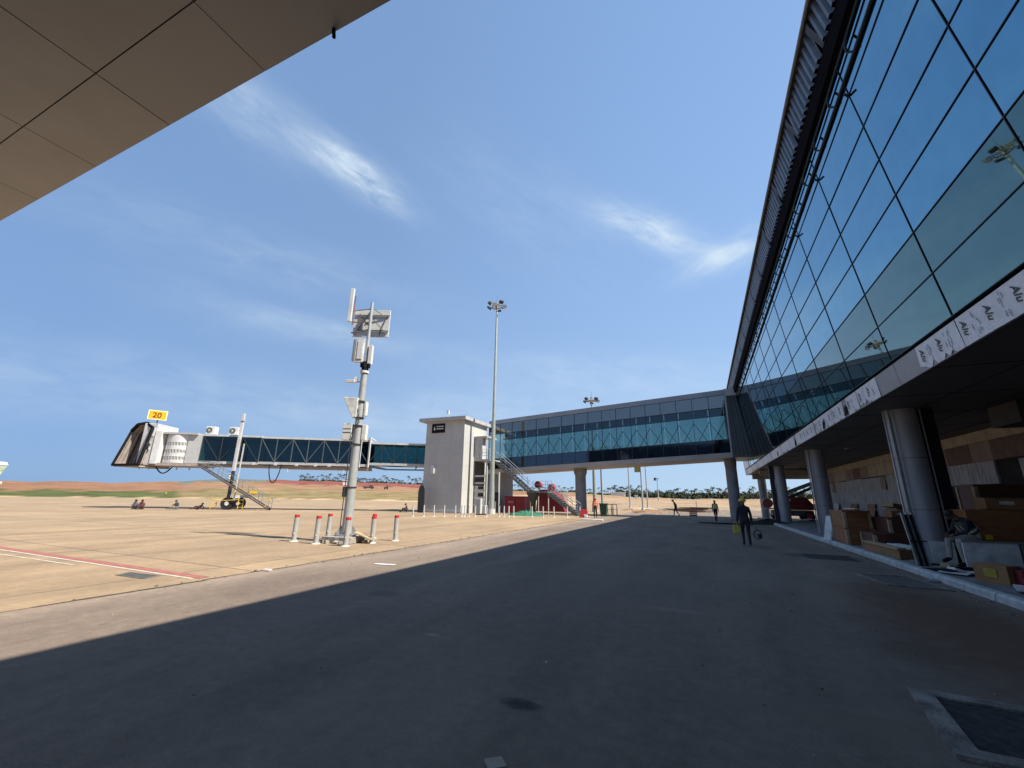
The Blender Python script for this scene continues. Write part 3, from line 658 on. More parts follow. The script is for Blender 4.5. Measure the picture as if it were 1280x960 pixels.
rr = MB(); rr.tube([(X0+2.2, Y0+1, 10.9), (X0+4.4, Y0+1, 10.85)], .012, 5); rr.tube([(X0+4.4, Y0+1, 9.98), (X0+4.4, Y0+1, 10.85)], .012, 5); rr.build('roof_rail', galv, TW)
# balcony box, ladder duct and stair
pf = MB().box((X1, 40.7, 5.45), (-20.6, 43.3, 5.62)).build('platform', grey_paint, TW)
MB().box((X1, 40.75, 5.62), (-21.65, 41.6, 8.0)).build('entry_booth', light_paint, TW)
MB().box((X1+.06, 40.7, 5.75), (-21.9, 40.745, 7.8)).build('booth_door', grey_paint, TW)
MB().box((X1, 40.55, 8.0), (-21.0, 43.0, 8.12)).build('canopy', light_paint, TW)
hr = MB()
for z in (6.0, 6.35, 6.7):
    hr.tube([(-21.6, 40.72, z), (-20.62, 40.72, z), (-20.62, 41.9, z)], .025, 6)
for x in (-21.6, -21.1, -20.62): hr.tube([(x, 40.72, 5.6), (x, 40.72, 6.7)], .025, 6)
hr.tube([(-21.1, 40.75, 5.6), (-21.1, 40.75, 8.0)], .04, 6)
hr.build('balcony_railing', light_paint, TW)
lad = MB(); lad.box((-21.15, 40.85, 0), (-21.0, 41.0, 5.45))
for i in range(5): lad.box((X1+.02, 40.95, .75+i*.75), (-21.15, 41.08, .93+i*.75))
lad.build('rung_frame', light_paint, TW)
MB().box((X1+.004, 41.0, .05), (X1+.03, 43.3, 5.4)).build('balcony_shade_sheet', mat('balcony_shade', (.13, .13, .135), .8, var=.15), TW)  # dark sheet painting the balcony's shadow onto the flat tower wall
pp = MB()
for i in range(3): pp.cyl((-20.9+i*.22, 41.6, 0), (-20.9+i*.22, 41.6, 2.2+i*.3), .07, n=8)
pp.box((-21.0, 41.4, 0), (-20.3, 41.8, 1.2)); pp.build('service_pipes', galv, TW)
def stairs(par, xa, za, xb, zb, y0, y1, m, rail=True, nm='stair_flight', stepn=12):
    b = MB()
    for yy in (y0, y1): b.beam((xa, yy, za-.12), (xb, yy, zb-.12), .06, .26)
    fl = b.build(nm, m, par)
    t = MB()
    for i in range(stepn):
        f = (i+.5)/stepn; x = xa+(xb-xa)*f; z = za+(zb-za)*f; t.box((x-.15, y0, z-.02), (x+.15, y1, z+.02))
    t.build('treads', m, fl)
    if rail:
        h = MB()
        for yy in (y0, y1):
            for dz in (.45, .75, 1.05): h.tube([(xa, yy, za+dz), (xb, yy, zb+dz)], .022, 5)
            for i in range(7):
                f = i/6; h.tube([(xa+(xb-xa)*f, yy, za+(zb-za)*f), (xa+(xb-xa)*f, yy, za+(zb-za)*f+1.05)], .022, 5)
        h.build('handrail', galv, fl)
st_m = mat('stair_steel', (.15, .165, .165), .6, .2, var=.15)
stairs(TW, -20.6, 5.55, -16.6, 2.35, 41.9, 43.2, st_m)
MB().box((-16.7, 41.8, 2.18), (-14.5, 43.3, 2.32)).build('stair_landing', st_m, TW)
hh = MB()
for z in (2.7, 3.05, 3.4): hh.tube([(-16.6, 43.25, z), (-14.5, 43.25, z)], .022, 5)
for x in (-16.6, -15.9, -15.2, -14.5): hh.tube([(x, 43.25, 2.3), (x, 43.25, 3.4)], .022, 5)
hh.build('landing_railing', galv, TW)
pt = MB(); pt.cyl((-16.3, 42.5, 0), (-16.3, 42.5, 1.3), .25, .3, 12); pt.cyl((-16.3, 42.5, 1.3), (-16.3, 42.5, 2.18), .3, .75, 12); pt.build('landing_post', dark_steel, TW, smooth=True)
stairs(TW, -14.5, 2.25, -11.4, .1, 41.9, 43.2, st_m)

# ---------------------------------------------------------------- passenger boarding bridge
PS = Vector((-27.5, 40.45, 0)); PU = Vector((-.857, -.515, 0)).normalized(); PN = Vector((PU.y, -PU.x, 0)); 
if PN.dot(Vector((1, -1, 0))) < 0: PN = -PN      # PN points towards the camera side
def pb(t, n_, z): return PS + PU*t + PN*n_ + Vector((0, 0, z))
PB = empty('boarding_bridge', pb(20, 0, 0), 'telescopic boarding bridge with dark glazed tunnels reaching left over the apron', 'boarding bridge')
def pbox(t0, t1, n0, n1, z0, z1, nm, m, par=PB, bevel=0):
    b = MB(); b.obox(pb((t0+t1)/2, (n0+n1)/2, (z0+z1)/2), PU*(t1-t0)/2, PN*(n1-n0)/2, (0, 0, (z1-z0)/2)); return b.build(nm, m, par, bevel=bevel)
def tunnel(t0, t1, hw, z0, z1, step, nm, mem):
    pbox(t0, t1, -hw, hw, z0-.26, z0, nm+'_floor', grey_paint)
    pbox(t0, t1, -hw, hw, z1, z1+.2, nm+'_roof', light_paint)
    for s in (-1, 1): pbox(t0, t1, s*hw-.02*(1+s)/1-0 if 0 else s*(hw-.03)-.012, s*(hw-.03)+.012, z0, z1, 'window_wall', tunnel_glass if (s > 0 or hw < 1.2) else tunnel_dark)
    b = MB(); n = max(1, round((t1-t0)/step)); 
    for i in range(n+1):
        t = t0+(t1-t0)*i/n; b.beam(pb(t, hw, z0), pb(t, hw, z1), .07)
        if i < n:
            t2 = t0+(t1-t0)*(i+1)/n
            if i % 2 == 0: b.beam(pb(t, hw, z0), pb(t2, hw, z1), .065)
            else: b.beam(pb(t, hw, z1), pb(t2, hw, z0), .065)
    b.build('truss', mem, PB)
truss_l = mat('truss_light', (.10, .125, .13), .5, .2, var=.1); truss_d = mat('truss_dark', (.03, .042, .046), .5, .2, var=.1)
tunnel(-.6, 7.0, 1.15, 5.05, 7.08, 1.25, 'inner_tunnel', truss_d)
tunnel(7.0, 18.2, 1.4, 4.85, 7.3, 1.6, 'middle_tunnel', truss_l)
tunnel(18.2, 23.9, 1.5, 4.78, 7.35, 2.1, 'outer_tunnel', truss_d)
for t in (7.0, 7.9): 
    f = MB(); f.beam(pb(t, 1.5, 4.5), pb(t, 1.5, 7.75), .16 if t == 7.0 else .09); f.beam(pb(t, 1.5, 7.72), pb(t, -1.5, 7.72), .14); f.build('portal_frame', light_paint, PB)
pbox(7.0, 16.0, -1.0, 1.0, 4.25, 4.52, 'underframe', mat('under_brown', (.33, .28, .25), .7, var=.15), PB)
pbox(16, 24, -1.2, 1.2, 4.3, 4.5, 'underframe', mat('under_brown2', (.36, .31, .28), .7, var=.15), PB)
ub = MB(); ub.beam(pb(-.4, .9, 4.42), pb(5.2, .9, 4.38), .10, .16); ub.beam(pb(5.2, .9, 4.38), pb(7.2, .9, 4.75), .2, .25); ub.build('cable_carrier_rail', mat('bluegrey_rail', (.16, .21, .27), .5, .3, var=.1), PB)
cb_ = MB(); pts = [pb(6.6-4.6*i/16, 1.0, 4.95-.22*sin(pi*i/16)) for i in range(17)] + [pb(1.9, 1.0, 4.62), pb(2.0, 1.0, 4.5)]; cb_.tube(pts, .06, 6); cb_.build('drag_cable', blackm, PB)
for (ta, tb, dz) in ((17.0, 15.8, 1.9),): 
    c = MB(); c.tube([pb(ta+(tb-ta)*i/14, 1.5, 4.6-dz*sin(pi*i/14)**.6) for i in range(15)], .05, 6); c.build('hanging_cable', blackm, PB)
c = MB(); c.tube([pb(26.4+1.5*i/12, 1.3, 4.05-.6*sin(pi*i/12)) for i in range(13)], .06, 6); c.build('hanging_cable', blackm, PB)
for t in (8.2, 11, 12.4, 14.3, 16.4, 18.6, 21.4): MB().obox(pb(t, 1.5, 4.62), PU*.14, PN*.08, (0, 0, .12)).build('conduit_box', light_paint, PB)
for t in (9.5, 15.2, 24.8, 26.0, 28.6, 29.5): MB().obox(pb(t, 1.2, 4.02), PU*.05, PN*.05, (0, 0, .2)).build('cable_hanger', light_paint, PB)
# drive column and wheels
for s in (1,):
    c = MB(); c.obox(pb(20.15, s*1.95, 6.4), PU*.14, PN*.13, (0, 0, 2.6)); c.obox(pb(20.15, s*1.95, 9.35), PU*.13, PN*.12, (0, 0, .42)); c.build('lift_column', light_paint, PB, bevel=.02)
    c = MB(); c.obox(pb(20.15, s*1.95, 2.5), PU*.13, PN*.12, (0, 0, 1.4)); c.build('lift_piston', dark_steel, PB)
    if s == 1:
        MB().obox(pb(20.15, s*1.95, 9.02), PU*.22, PN*.2, (0, 0, .05)).build('column_cap', grey_paint, PB)
        MB().obox(pb(19.6, s*1.95, 3.8), PU*.05, PN*.05, (0, 0, 2.8)).build('side_pipe', light_paint, PB)
c = MB(); c.obox(pb(20.15, 0, 1.25), PU*.2, PN*1.9, (0, 0, .15)); c.build('axle_beam', light_paint, PB)
for s in (1, -.35):
    for dt in (0,):
        w = MB(); w.cyl(pb(20.15+dt, s*1.65, .6), pb(20.15+dt, s*1.65+.45, .6), .6, n=22); wo_ = w.build('wheel', rubber, PB, smooth=True)
        w = MB(); w.cyl(pb(20.15+dt, s*1.65+.45, .6), pb(20.15+dt, s*1.65+.48, .6), .2, n=14); w.build('rim', dirty_white, wo_)
g_ = MB()
for t, dt in ((18.9, 0), (21.4, 0)): 
    for z in (.25, .6, .95): g_.tube([pb(t, 1.5, z), pb(t, 2.5, z)], .03, 5)
    for n_ in (1.5, 2.5): g_.tube([pb(t, n_, .05), pb(t, n_, 1.2)], .03, 5)
    g_.tube([pb(t, 2.5, 1.0), pb(20.1, 2.6, .9)], .03, 5)
g_.build('wheel_guard', yellow_paint, PB)
# air conditioning units on the roof
for t in (23.7, 21.4):
    u = pbox(t-.45, t+.45, .2, .9, 7.62, 8.45, 'air_conditioner', dirty_white, PB, bevel=.03)
    fan = MB(); fan.cyl(pb(t+.12, .9, 8.05), pb(t+.12, .915, 8.05), .31, n=20); fan.build('fan_grille', mat('fan_dark', (.07, .08, .05), .7, var=.2), u)
    fb2 = MB(); fb2.cyl(pb(t+.12, .914, 8.05), pb(t+.12, .93, 8.05), .09, n=10)
    for i in range(4): fb2.beam(pb(t+.12-.28*cos(i*pi/4), .925, 8.05-.28*sin(i*pi/4)), pb(t+.12+.28*cos(i*pi/4), .925, 8.05+.28*sin(i*pi/4)), .012)
    fb2.build('fan_hub', dirty_white, u)
    pbox(t-.35, t+.35, .3, .8, 7.52, 7.62, 'unit_support', galv, PB)
# service stair under the outer tunnel
def svc():
    b = MB()
    for n_ in (1.75, 2.55): b.beam(pb(23.4, n_, 4.3), pb(16.0, n_, .12), .05, .13)
    fl = b.build('service_stair', mat('svc_steel', (.13, .11, .11), .6, .2, var=.2), PB); t = MB()
    for i in range(17):
        f = (i+.5)/17; t.obox(pb(23.4-7.4*f, 2.15, 4.3-4.18*f), PU*.14, PN*.4, (0, 0, .02))
    t.build('treads', st_m, fl); h = MB()
    for n_ in (1.75, 2.55):
        for dz in (.5, 1.0): h.tube([pb(23.4, n_, 4.3+dz*.4), pb(22.2, n_, 4.3+dz-.65), pb(16.0, n_, .12+dz)], .025, 5)
        for i in range(7): f = .15+i/6*.85; h.tube([pb(23.4-7.4*f, n_, 4.3-4.18*f), pb(23.4-7.4*f, n_, 4.3-4.18*f+1.0)], .025, 5)
    h.build('handrail', st_m, fl)
    w = MB(); w.cyl(pb(16.4, 1.6, .15), pb(16.4, 1.7, .15), .13, n=10); w.cyl(pb(15.8, 2.6, .15), pb(15.8, 2.7, .15), .13, n=10); w.build('castor', rubber, fl)
    y_ = MB(); y_.obox(pb(17.6, 2.6, 1.75), PU*.3, PN*.03, (0, 0, .12)); y_.tube([pb(16.3, 2.6, .3), pb(15.9, 2.6, 1.3)], .03, 5); y_.build('warning_plate', yellow_paint, fl)
svc()
# corrugated drum, cab, folding canopy
pbox(23.9, 25.3, -1.5, 1.5, 4.5, 7.5, 'end_vestibule', mat('vest', (.46, .47, .46), .5, var=.05), PB, bevel=.03)
dr = MB(); dc = pb(26.3, .1, 0); nn_ = 72
for z0, z1, rib in ((4.5, 4.85, 0), (4.85, 5.15, 1), (5.15, 5.55, 0), (5.55, 5.85, 1), (5.85, 6.3, 0), (6.3, 6.6, 1), (6.6, 7.4, 0)):
    ring = [[(1.62+(.03 if (i % 2 and rib) else 0)-(.03 if rib and not i % 2 else 0)) for i in range(nn_)]]
    vs_ = [(dc.x+ring[0][i]*cos(2*pi*i/nn_), dc.y+ring[0][i]*sin(2*pi*i/nn_), z) for z in (z0, z1) for i in range(nn_)]
    dr.mi = 1 if rib else 0; dr.add(vs_, [(i, (i+1) % nn_, nn_+(i+1) % nn_, nn_+i) for i in range(nn_)])
dr.build('corrugated_drum', white_paint, PB, slots=[white_paint, mat('rib_shadow', (.40, .40, .39), .6, var=.3, scale=20)])
pbox(24.4, 27.9, -1.7, 1.75, 7.42, 7.6, 'drum_roof', grey_paint, PB); pbox(23.9, 28.2, -1.7, 1.7, 4.2, 4.48, 'drum_floor', mat('under_brown'and 'under_brown3', (.38, .32, .28), .7, var=.15), PB)
pbox(27.7, 28.35, -1.7, 1.8, 4.35, 7.7, 'cab_side_wall', white_paint, PB, bevel=.02)
pbox(28.35, 29.6, -1.6, 1.7, 4.2, 8.45, 'cab', light_paint, PB, bevel=.03)
cw = MB(); cw.obox(pb(28.75, 1.72, 7.55), PU*.28, PN*.02, (0, 0, .45)); cw.obox(pb(28.95, 1.75, 6.1), PU*.3, PN*.04, (0, 0, .35)); cw.build('cab_panel', dirty_white, PB)
cw = MB(); cw.cyl(pb(28.9, 1.75, 6.25), pb(28.75, 2.1, 6.2), .26, n=14); cw.obox(pb(28.9, 1.78, 5.75), PU*.2, PN*.05, (0, 0, .22)); cw.build('docking_camera', dark_steel, PB)
pbox(28.4, 30.2, -1.6, 1.6, 4.0, 4.2, 'cab_floor', mat('under_brown4', (.36, .29, .24), .7, var=.2), PB)
# canopy: folded bellows from the cab to an inclined front frame
front = [pb(32.3, 1.55, 4.15), pb(32.0, 1.75, 7.7), pb(31.2, .6, 8.45), pb(30.6, -1.9, 8.4), pb(30.4, -3.0, 7.6), pb(30.6, -3.1, 4.15)]
back = [pb(29.6, 1.75, 4.2), pb(29.6, 1.75, 8.0), pb(29.6, .9, 8.5), pb(29.6, -.8, 8.5), pb(29.6, -1.6, 8.0), pb(29.6, -1.6, 4.2)]
MB()
v_dir = (Vector((.22, -.975, 0))).normalized()
sidev = Vector((v_dir.y, -v_dir.x, 0));
if sidev.dot(PU) < 0: sidev = -sidev
fc = pb(30.5, 1.3, 0)
fl_ = lambda s, z, dn=0: fc + sidev*(s-.1) + v_dir*dn + Vector((0, 0, z))
frontp = [fl_(1.15, 4.15, .7), fl_(.75, 7.65, .0), fl_(.1, 8.35, .0), fl_(-.9, 8.5, -.1), fl_(-1.7, 8.0, -.1), fl_(-1.75, 4.2, .5)]
backp = [fl_(.8, 4.2, -2.0), fl_(.6, 7.3, -2.0), fl_(.0, 8.0, -2.0), fl_(-.9, 8.2, -2.0), fl_(-1.6, 7.8, -2.0), fl_(-1.65, 4.2, -1.6)]
tan_fab = mat('bellows_fabric', (.30, .255, .22), .85, var=.15, scale=3); dk_fab = mat('bellows_inner', (.06, .05, .05), .9, var=.2)
bl = MB(); NF = 7; rings = []
for k in range(NF*2+1):
    f = k/(NF*2); sc = 1.0 if k % 2 == 0 else .93
    ring = [backp[i].lerp(frontp[i], f) for i in range(6)]; cen = sum(ring, Vector())/6
    rings.append([cen+(p_-cen)*(sc if 0 < k < NF*2 else 1) for p_ in ring])
for a, b_ in zip(rings, rings[1:]):
    for i in range(5): bl.quad(a[i], a[i+1], b_[i+1], b_[i])
bl.build('folding_canopy', tan_fab, PB)
ffm = MB()
for i in range(6): ffm.beam(frontp[i], frontp[(i+1) % 6], .26, .22)
ffm.build('canopy_bumper', blackm, PB)
inn = MB()
for i in range(6):
    a = frontp[i].lerp(backp[i], .45); b_ = frontp[(i+1) % 6].lerp(backp[(i+1) % 6], .45)
    inn.beam(a, b_, .14 if i < 2 else .07)
inn.build('inner_hoops', dk_fab, PB)
MB().prism([p_-v_dir*.02 for p_ in backp], -v_dir*.05).build('aircraft_door_opening', mat('inside_dark', (.045, .045, .05), .8, var=.3), PB)
MB().prism([frontp[0]-v_dir*.1+Vector((0,0,-.16)), frontp[5]-v_dir*.1+Vector((0,0,-.2)), backp[5]+Vector((0,0,-.2)), backp[0]+Vector((0,0,-.2))], (0, 0, .12)).build('canopy_floor', mat('under_tan', (.42, .34, .27), .7, var=.15), PB)
sp_ = MB().obox(pb(29.4, 0.4, 8.75), PU*.04, PN*.04, (0, 0, .35)).build('sign_post', dark_steel, PB)
sc_ = fl_(-1.1, 9.62, -.9); sc_ = pb(29.4, .55, 9.5)
nrm = (CAM-sc_); nrm.z = 0; nrm.normalize(); sx_ = Vector((-nrm.y, nrm.x, 0))
sgn = MB().obox(sc_, sx_*.80, nrm*.05, (0, 0, .50)).build('gate_sign', mat('pale_frame', (.75, .68, .4), .5, var=.05), PB)
MB().obox(sc_+nrm*.053, sx_*.70, nrm*.01, (0, 0, .42)).build('sign_face', orange, sgn)
text_mesh('20', .76, sc_+nrm*.07-sx_*.42-Vector((0, 0, .27)), sx_, (0, 0, 1), blackm, 'sign_numeral', sgn, extrude=.004, bold=.012)

# part of the neighbouring bridge at the left frame edge
nb = gp(0, 622.5); NBL = empty('distant_boarding_bridge', (-150, 42, 0), 'pale end of another boarding bridge at the left edge beyond the apron', 'boarding bridge')
e0 = ray(0, 600); e0 = Vector((e0.x, e0.y, 0)).normalized(); dd = 150.0; cc = e0*dd + Vector((e0.y, -e0.x, 0))*-.7; NBL.location = (cc.x, cc.y, 0); sd_ = Vector((e0.y, -e0.x, 0))
def nbp(s, z, d=0): return Vector((cc.x, cc.y, 0))+sd_*s+e0*d+Vector((0, 0, z))
hz_ = 7.2
b = MB(); b.prism([nbp(-1.5, 4.2), nbp(.35, 4.2), nbp(1.1, 6.6), nbp(.8, 7.0), nbp(-1.5, 7.0)], e0*3); b.build('cab', mat('pale_green_cab', (.34, .42, .30), .6, var=.25, scale=3), NBL)
b = MB(); b.prism([nbp(-1.6, 6.8, -.1), nbp(1.25, 6.8, -.1), nbp(.9, 7.5, -.1), nbp(-1.6, 7.7, -.1)], e0*3.2); b.build('roof', white_paint, NBL)
b = MB(); b.obox(nbp(-.8, 3.0, 1), sd_*1.9, e0*.8, (0, 0, .22)); b.prism([nbp(-1.3, 0, .5), nbp(.6, 0, .5), nbp(.25, 2.9, .5), nbp(-.8, 2.9, .5)], e0*.6); b.build('support_leg', white_paint, NBL)
b = MB(); b.obox(nbp(-3.0, 5.6, 3), sd_*2.2, e0*1.3, (0, 0, 1.2)); b.build('tunnel', light_paint, NBL)

# ---------------------------------------------------------------- antenna pole
AX, AY = -11.9, 12.2
AP = empty('antenna_mast', (AX, AY, 0), 'grey mast with white antennas and cabinets, ringed by red capped bollards', 'antenna mast')
c = MB(); c.cyl((AX, AY, .3), (AX, AY, 6.35), .175, .125, 20); c.build('pole', pole_mat, AP, smooth=True)
top = ay(467, 378, AY); zt = top.z
c = MB(); c.cyl((AX, AY, 6.5), (AX, AY, zt), .075, .06, 12); c.build('upper_pole', pole_mat, AP, smooth=True)
c = MB(); c.cyl((AX, AY, 6.33), (AX, AY, 6.42), .17, n=16); c.build('flange', dirty_white, AP, smooth=True)
c = MB(); c.cyl((AX, AY, 6.42), (AX, AY, 6.8), .13, n=14)
for i in range(6): c.obox((AX+.14*cos(i), AY+.14*sin(i), 6.66), (.04, 0, 0), (0, .04, 0), (0, 0, .09))
c.build('cable_joint_box', blackm, AP)
zf = lambda px, py: ay(px, py, AY)
AR = Vector((.92, .39, 0))     # cross direction of the equipment, roughly facing the viewer
AF = Vector((.39, -.92, 0))
def apt(s, z, f=0): return Vector((AX, AY, 0))+AR*s+AF*f+Vector((0, 0, z))
def tilt_panel(s0, s1, z0, z1, f, th, nm, m, sh=0.0, par=AP):
    b = MB(); b.prism([apt(s0-sh, z0, f), apt(s1-sh, z0, f), apt(s1, z1, f), apt(s0, z1, f)], AF*th); return b.build(nm, m, par, bevel=.008)
# big flat panel behind the pole with steel brackets
z0, z1 = zf(450, 421).z, zf(450, 389).z
tilt_panel(-.78, .72, z0+.02, z1+.05, -.30, .07, 'panel_antenna', white_paint)
c = MB()
for z in (z0+.3, z1-.2):
    c.beam(apt(-.75, z, -.2), apt(.72, z-.02, -.2), .035)
for s in (-.62, .0, .0, .6):
    pass
c.beam(apt(-.7, z0+.1, -.2), apt(0, z1+.05, -.1), .03); c.beam(apt(-.55, z1-.15, -.2), apt(0, z0+.35, -.05), .03); c.beam(apt(.65, z0+.15, -.2), apt(.05, z0+.75, -.05), .03); c.beam(apt(.1, z1, -.05), apt(.55, z1-.3, -.2), .03)
c.beam(apt(.3, z0+.02, -.2), apt(.62, z1-.2, -.2), .03); c.beam(apt(-.75, z0+.1, .0), apt(.0, z0+.25, 0), .04)
c.build('antenna_bracket', mat('bracket', (.20, .19, .18), .6, .4, var=.2), AP)
q0, q1 = zf(436, 408), zf(441, 368)
c = MB(); s0 = (q0-Vector((AX, AY, 0))).dot(AR); s1 = (q1-Vector((AX, AY, 0))).dot(AR)
sA = -.86; c.obox(apt(sA, (q0.z+q1.z)/2, .05), AR*.075, AF*.06, (0, 0, (q1.z-q0.z)/2)); c.build('stick_antenna', white_paint, AP, bevel=.01)
c = MB(); c.cyl(apt(sA+.13, q0.z-.1, .0), apt(sA+.13, q1.z-.3, 0), .03, n=8); c.beam(apt(sA+.13, q0.z, 0), apt(0, q0.z-.02, 0), .04); c.beam(apt(sA+.1, q0.z+.5, 0), apt(0, q0.z+.6, 0), .03); c.build('antenna_arm', mat('rusty', (.25, .15, .11), .7, .3, var=.2), AP)
z0, z1 = zf(450, 455).z, zf(450, 428).z
tilt_panel(-.42, -.10, z0, z1+.05, .02, .14, 'radio_unit', dirty_white); tilt_panel(-.52, -.44, z0+.05, z1, -.02, .2, 'radio_unit_fin', galv)
tilt_panel(-.33, -.12, z0+.12, z1-.05, .165, .02, 'radio_cover', white_paint); tilt_panel(.10, .24, z0-.05, z1-.2, -.1, .2, 'radio_unit', white_paint)
z0 = zf(450, 478).z
c = MB(); c.obox(apt(-.48, z0, .1), AR*.17, AF*.06, (0, 0, .06)); c.obox(apt(-.30, z0+.08, .05), AR*.06, AF*.05, (0, 0, .1)); c.beam(apt(-.3, z0, 0), apt(0, z0, 0), .05); c.build('security_camera', dirty_white, AP, bevel=.01)
# lower horn and cabinets
z0, z1 = zf(440, 524).z, zf(440, 500).z
c = MB(); c.prism([apt(-.20, z0, .02), apt(-.05, z0+.02, .02), apt(-.05, z1, .02), apt(-.62, z1+.02, .02)], AF*.22); c.build('horn_shroud', dirty_white, AP, bevel=.015)
c = MB(); c.obox(apt(.20, (z0+z1)/2, -.05), AR*.04, AF*.12, (0, 0, .28)); c.build('side_box', dirty_white, AP, bevel=.01)
z0, z1 = zf(440, 551).z, zf(440, 531).z
c = MB(); c.obox(apt(-.36, (z0+z1)/2, .03), AR*.17, AF*.13, (0, 0, (z1-z0)/2)); ca_ = c.build('cabinet', white_paint, AP, bevel=.01)
c = MB(); c.obox(apt(-.36, (z0+z1)/2-.02, .165), AR*.16, AF*.004, (0, 0, .012)); c.obox(apt(-.36, (z0+z1)/2+.12, .165), AR*.16, AF*.004, (0, 0, .008)); c.build('cabinet_seam', dark_steel, ca_)
c = MB(); c.obox(apt(.25, (z0+z1)/2, -.06), AR*.08, AF*.12, (0, 0, (z1-z0)/2-.02)); c.build('side_cabinet', white_paint, AP, bevel=.01)
c = MB()
for z in (zf(450, 503).z, zf(450, 523).z, zf(450, 533).z, zf(450, 556).z, 1.9): c.cyl((AX, AY, z), (AX, AY, z+.04), .185, n=16)
c.tube([apt(-.05, z0+1.2, .17), apt(.08, z0+.7, .2), apt(-.1, z0+.35, .19), apt(-.16, z0, .18), apt(-.17, .4, .2)], .018, 5)
c.obox(apt(-.2, 1.75, .1), AR*.06, AF*.05, (0, 0, .18)); c.build('strap', dark_steel, AP)
pbs = MB(); pbs.cyl((AX, AY, .22), (AX, AY, .28), .36, n=16)
for i in range(4): a = pi/4+i*pi/2; pbs.prism([(AX+.15*cos(a), AY+.15*sin(a), .28), (AX+.40*cos(a), AY+.40*sin(a), .28), (AX+.15*cos(a), AY+.15*sin(a), .62)], (.015*sin(a), -.015*cos(a), 0))
pbs.build('base_plate', galv, AP)
PD = empty('mast_plinth', (AX, AY, 0), 'rough concrete block base with broken edges under the antenna mast', 'concrete base')
c = MB(); c.rbox((AX, AY, .11), (1.15, 1.1, .22), .1); c.build('block', mat('plinth_conc', (.33, .31, .28), .95, var=.3, scale=5, bump=.8), PD, bevel=.02)
c = MB()
for i in range(16):
    a = random.uniform(0, 6.28); r = random.uniform(.6, .85); MB().rbox((AX+r*cos(a), AY+r*sin(a), .05), (random.uniform(.1, .22), random.uniform(.08, .16), random.uniform(.08, .14)), a, random.uniform(-.3, .3)).build('broken_piece', mat('plinth_conc2', (.36, .33, .28), .95, var=.3, scale=6), PD)
sh_ = empty('loose_board', (AX+.75, AY+.1, 0), 'bent pale board leaning on the concrete base of the mast', 'board')
c = MB(); c.rbox((AX+.75, AY+.1, .25), (.7, .35, .03), .4, .35); c.build('board', timber, sh_)

# ---------------------------------------------------------------- bollards
def bollard(x, y, h, r, label, group, capm, bodym, name='bollard'):
    o = empty(name, (x, y, 0), label, 'bollard', group); tx, ty = random.uniform(-.012, .012), random.uniform(-.012, .012)
    c = MB(); c.cyl((x, y, 0), (x+tx, y+ty, h-.09), r, r, 16); c.build('post', bodym, o, smooth=True)
    c = MB(); c.cyl((x+tx, y+ty, h-.09), (x+tx, y+ty, h), r+.004, r+.002, 16); c.build('cap', capm, o, smooth=True)
    c = MB(); c.cyl((x, y, 0), (x, y, .025), r+.06, r+.05, 16); c.build('base_ring', dirty_white, o); MB().cyl((x+.03, y-r*.6, .27), (x+.03, y-r*1.05, .27), .035, .03, 8).build('reflector', dirty_white, o)
    return o
boll_m = mat('bollard_grey', (.40, .395, .38), .6, .1, var=.1, scale=6)
for (x, y, lab) in ((-13.6, 11.45, 'leftmost red capped grey bollard by the antenna mast'), (-12.35, 11.3, 'red capped grey bollard just left of the mast, nearest of the pair there'),
        (-13.35, 12.75, 'red capped grey bollard half hidden behind another one left of the mast'), (-11.0, 11.3, 'red capped grey bollard standing right in front of the mast foot'),
        (-10.95, 12.5, 'red capped grey bollard right of the mast, front of a close pair'), (-12.2, 13.95, 'red capped grey bollard right of the mast, rear of a close pair'), (-10.8, 13.6, 'rightmost red capped grey bollard of the mast ring')):
    bollard(x, y, .92, .085, lab, 'red capped bollards round the antenna mast', bright_red, boll_m)
pts = [516, 529.5, 542, 555, 569, 577, 580.5, 586, 594, 608, 624, 630, 636, 642, 665, 679, 692.5, 709, 725]
for i, px in enumerate(pts):
    py = 645.5+(px-530)*.006; q = gp(px, py)
    bollard(q.x, q.y, .92, .055, f'{ORD[i]} slim white bollard from the left in the row before the grey tower and stair', 'white bollards before the tower', light_paint, light_paint)

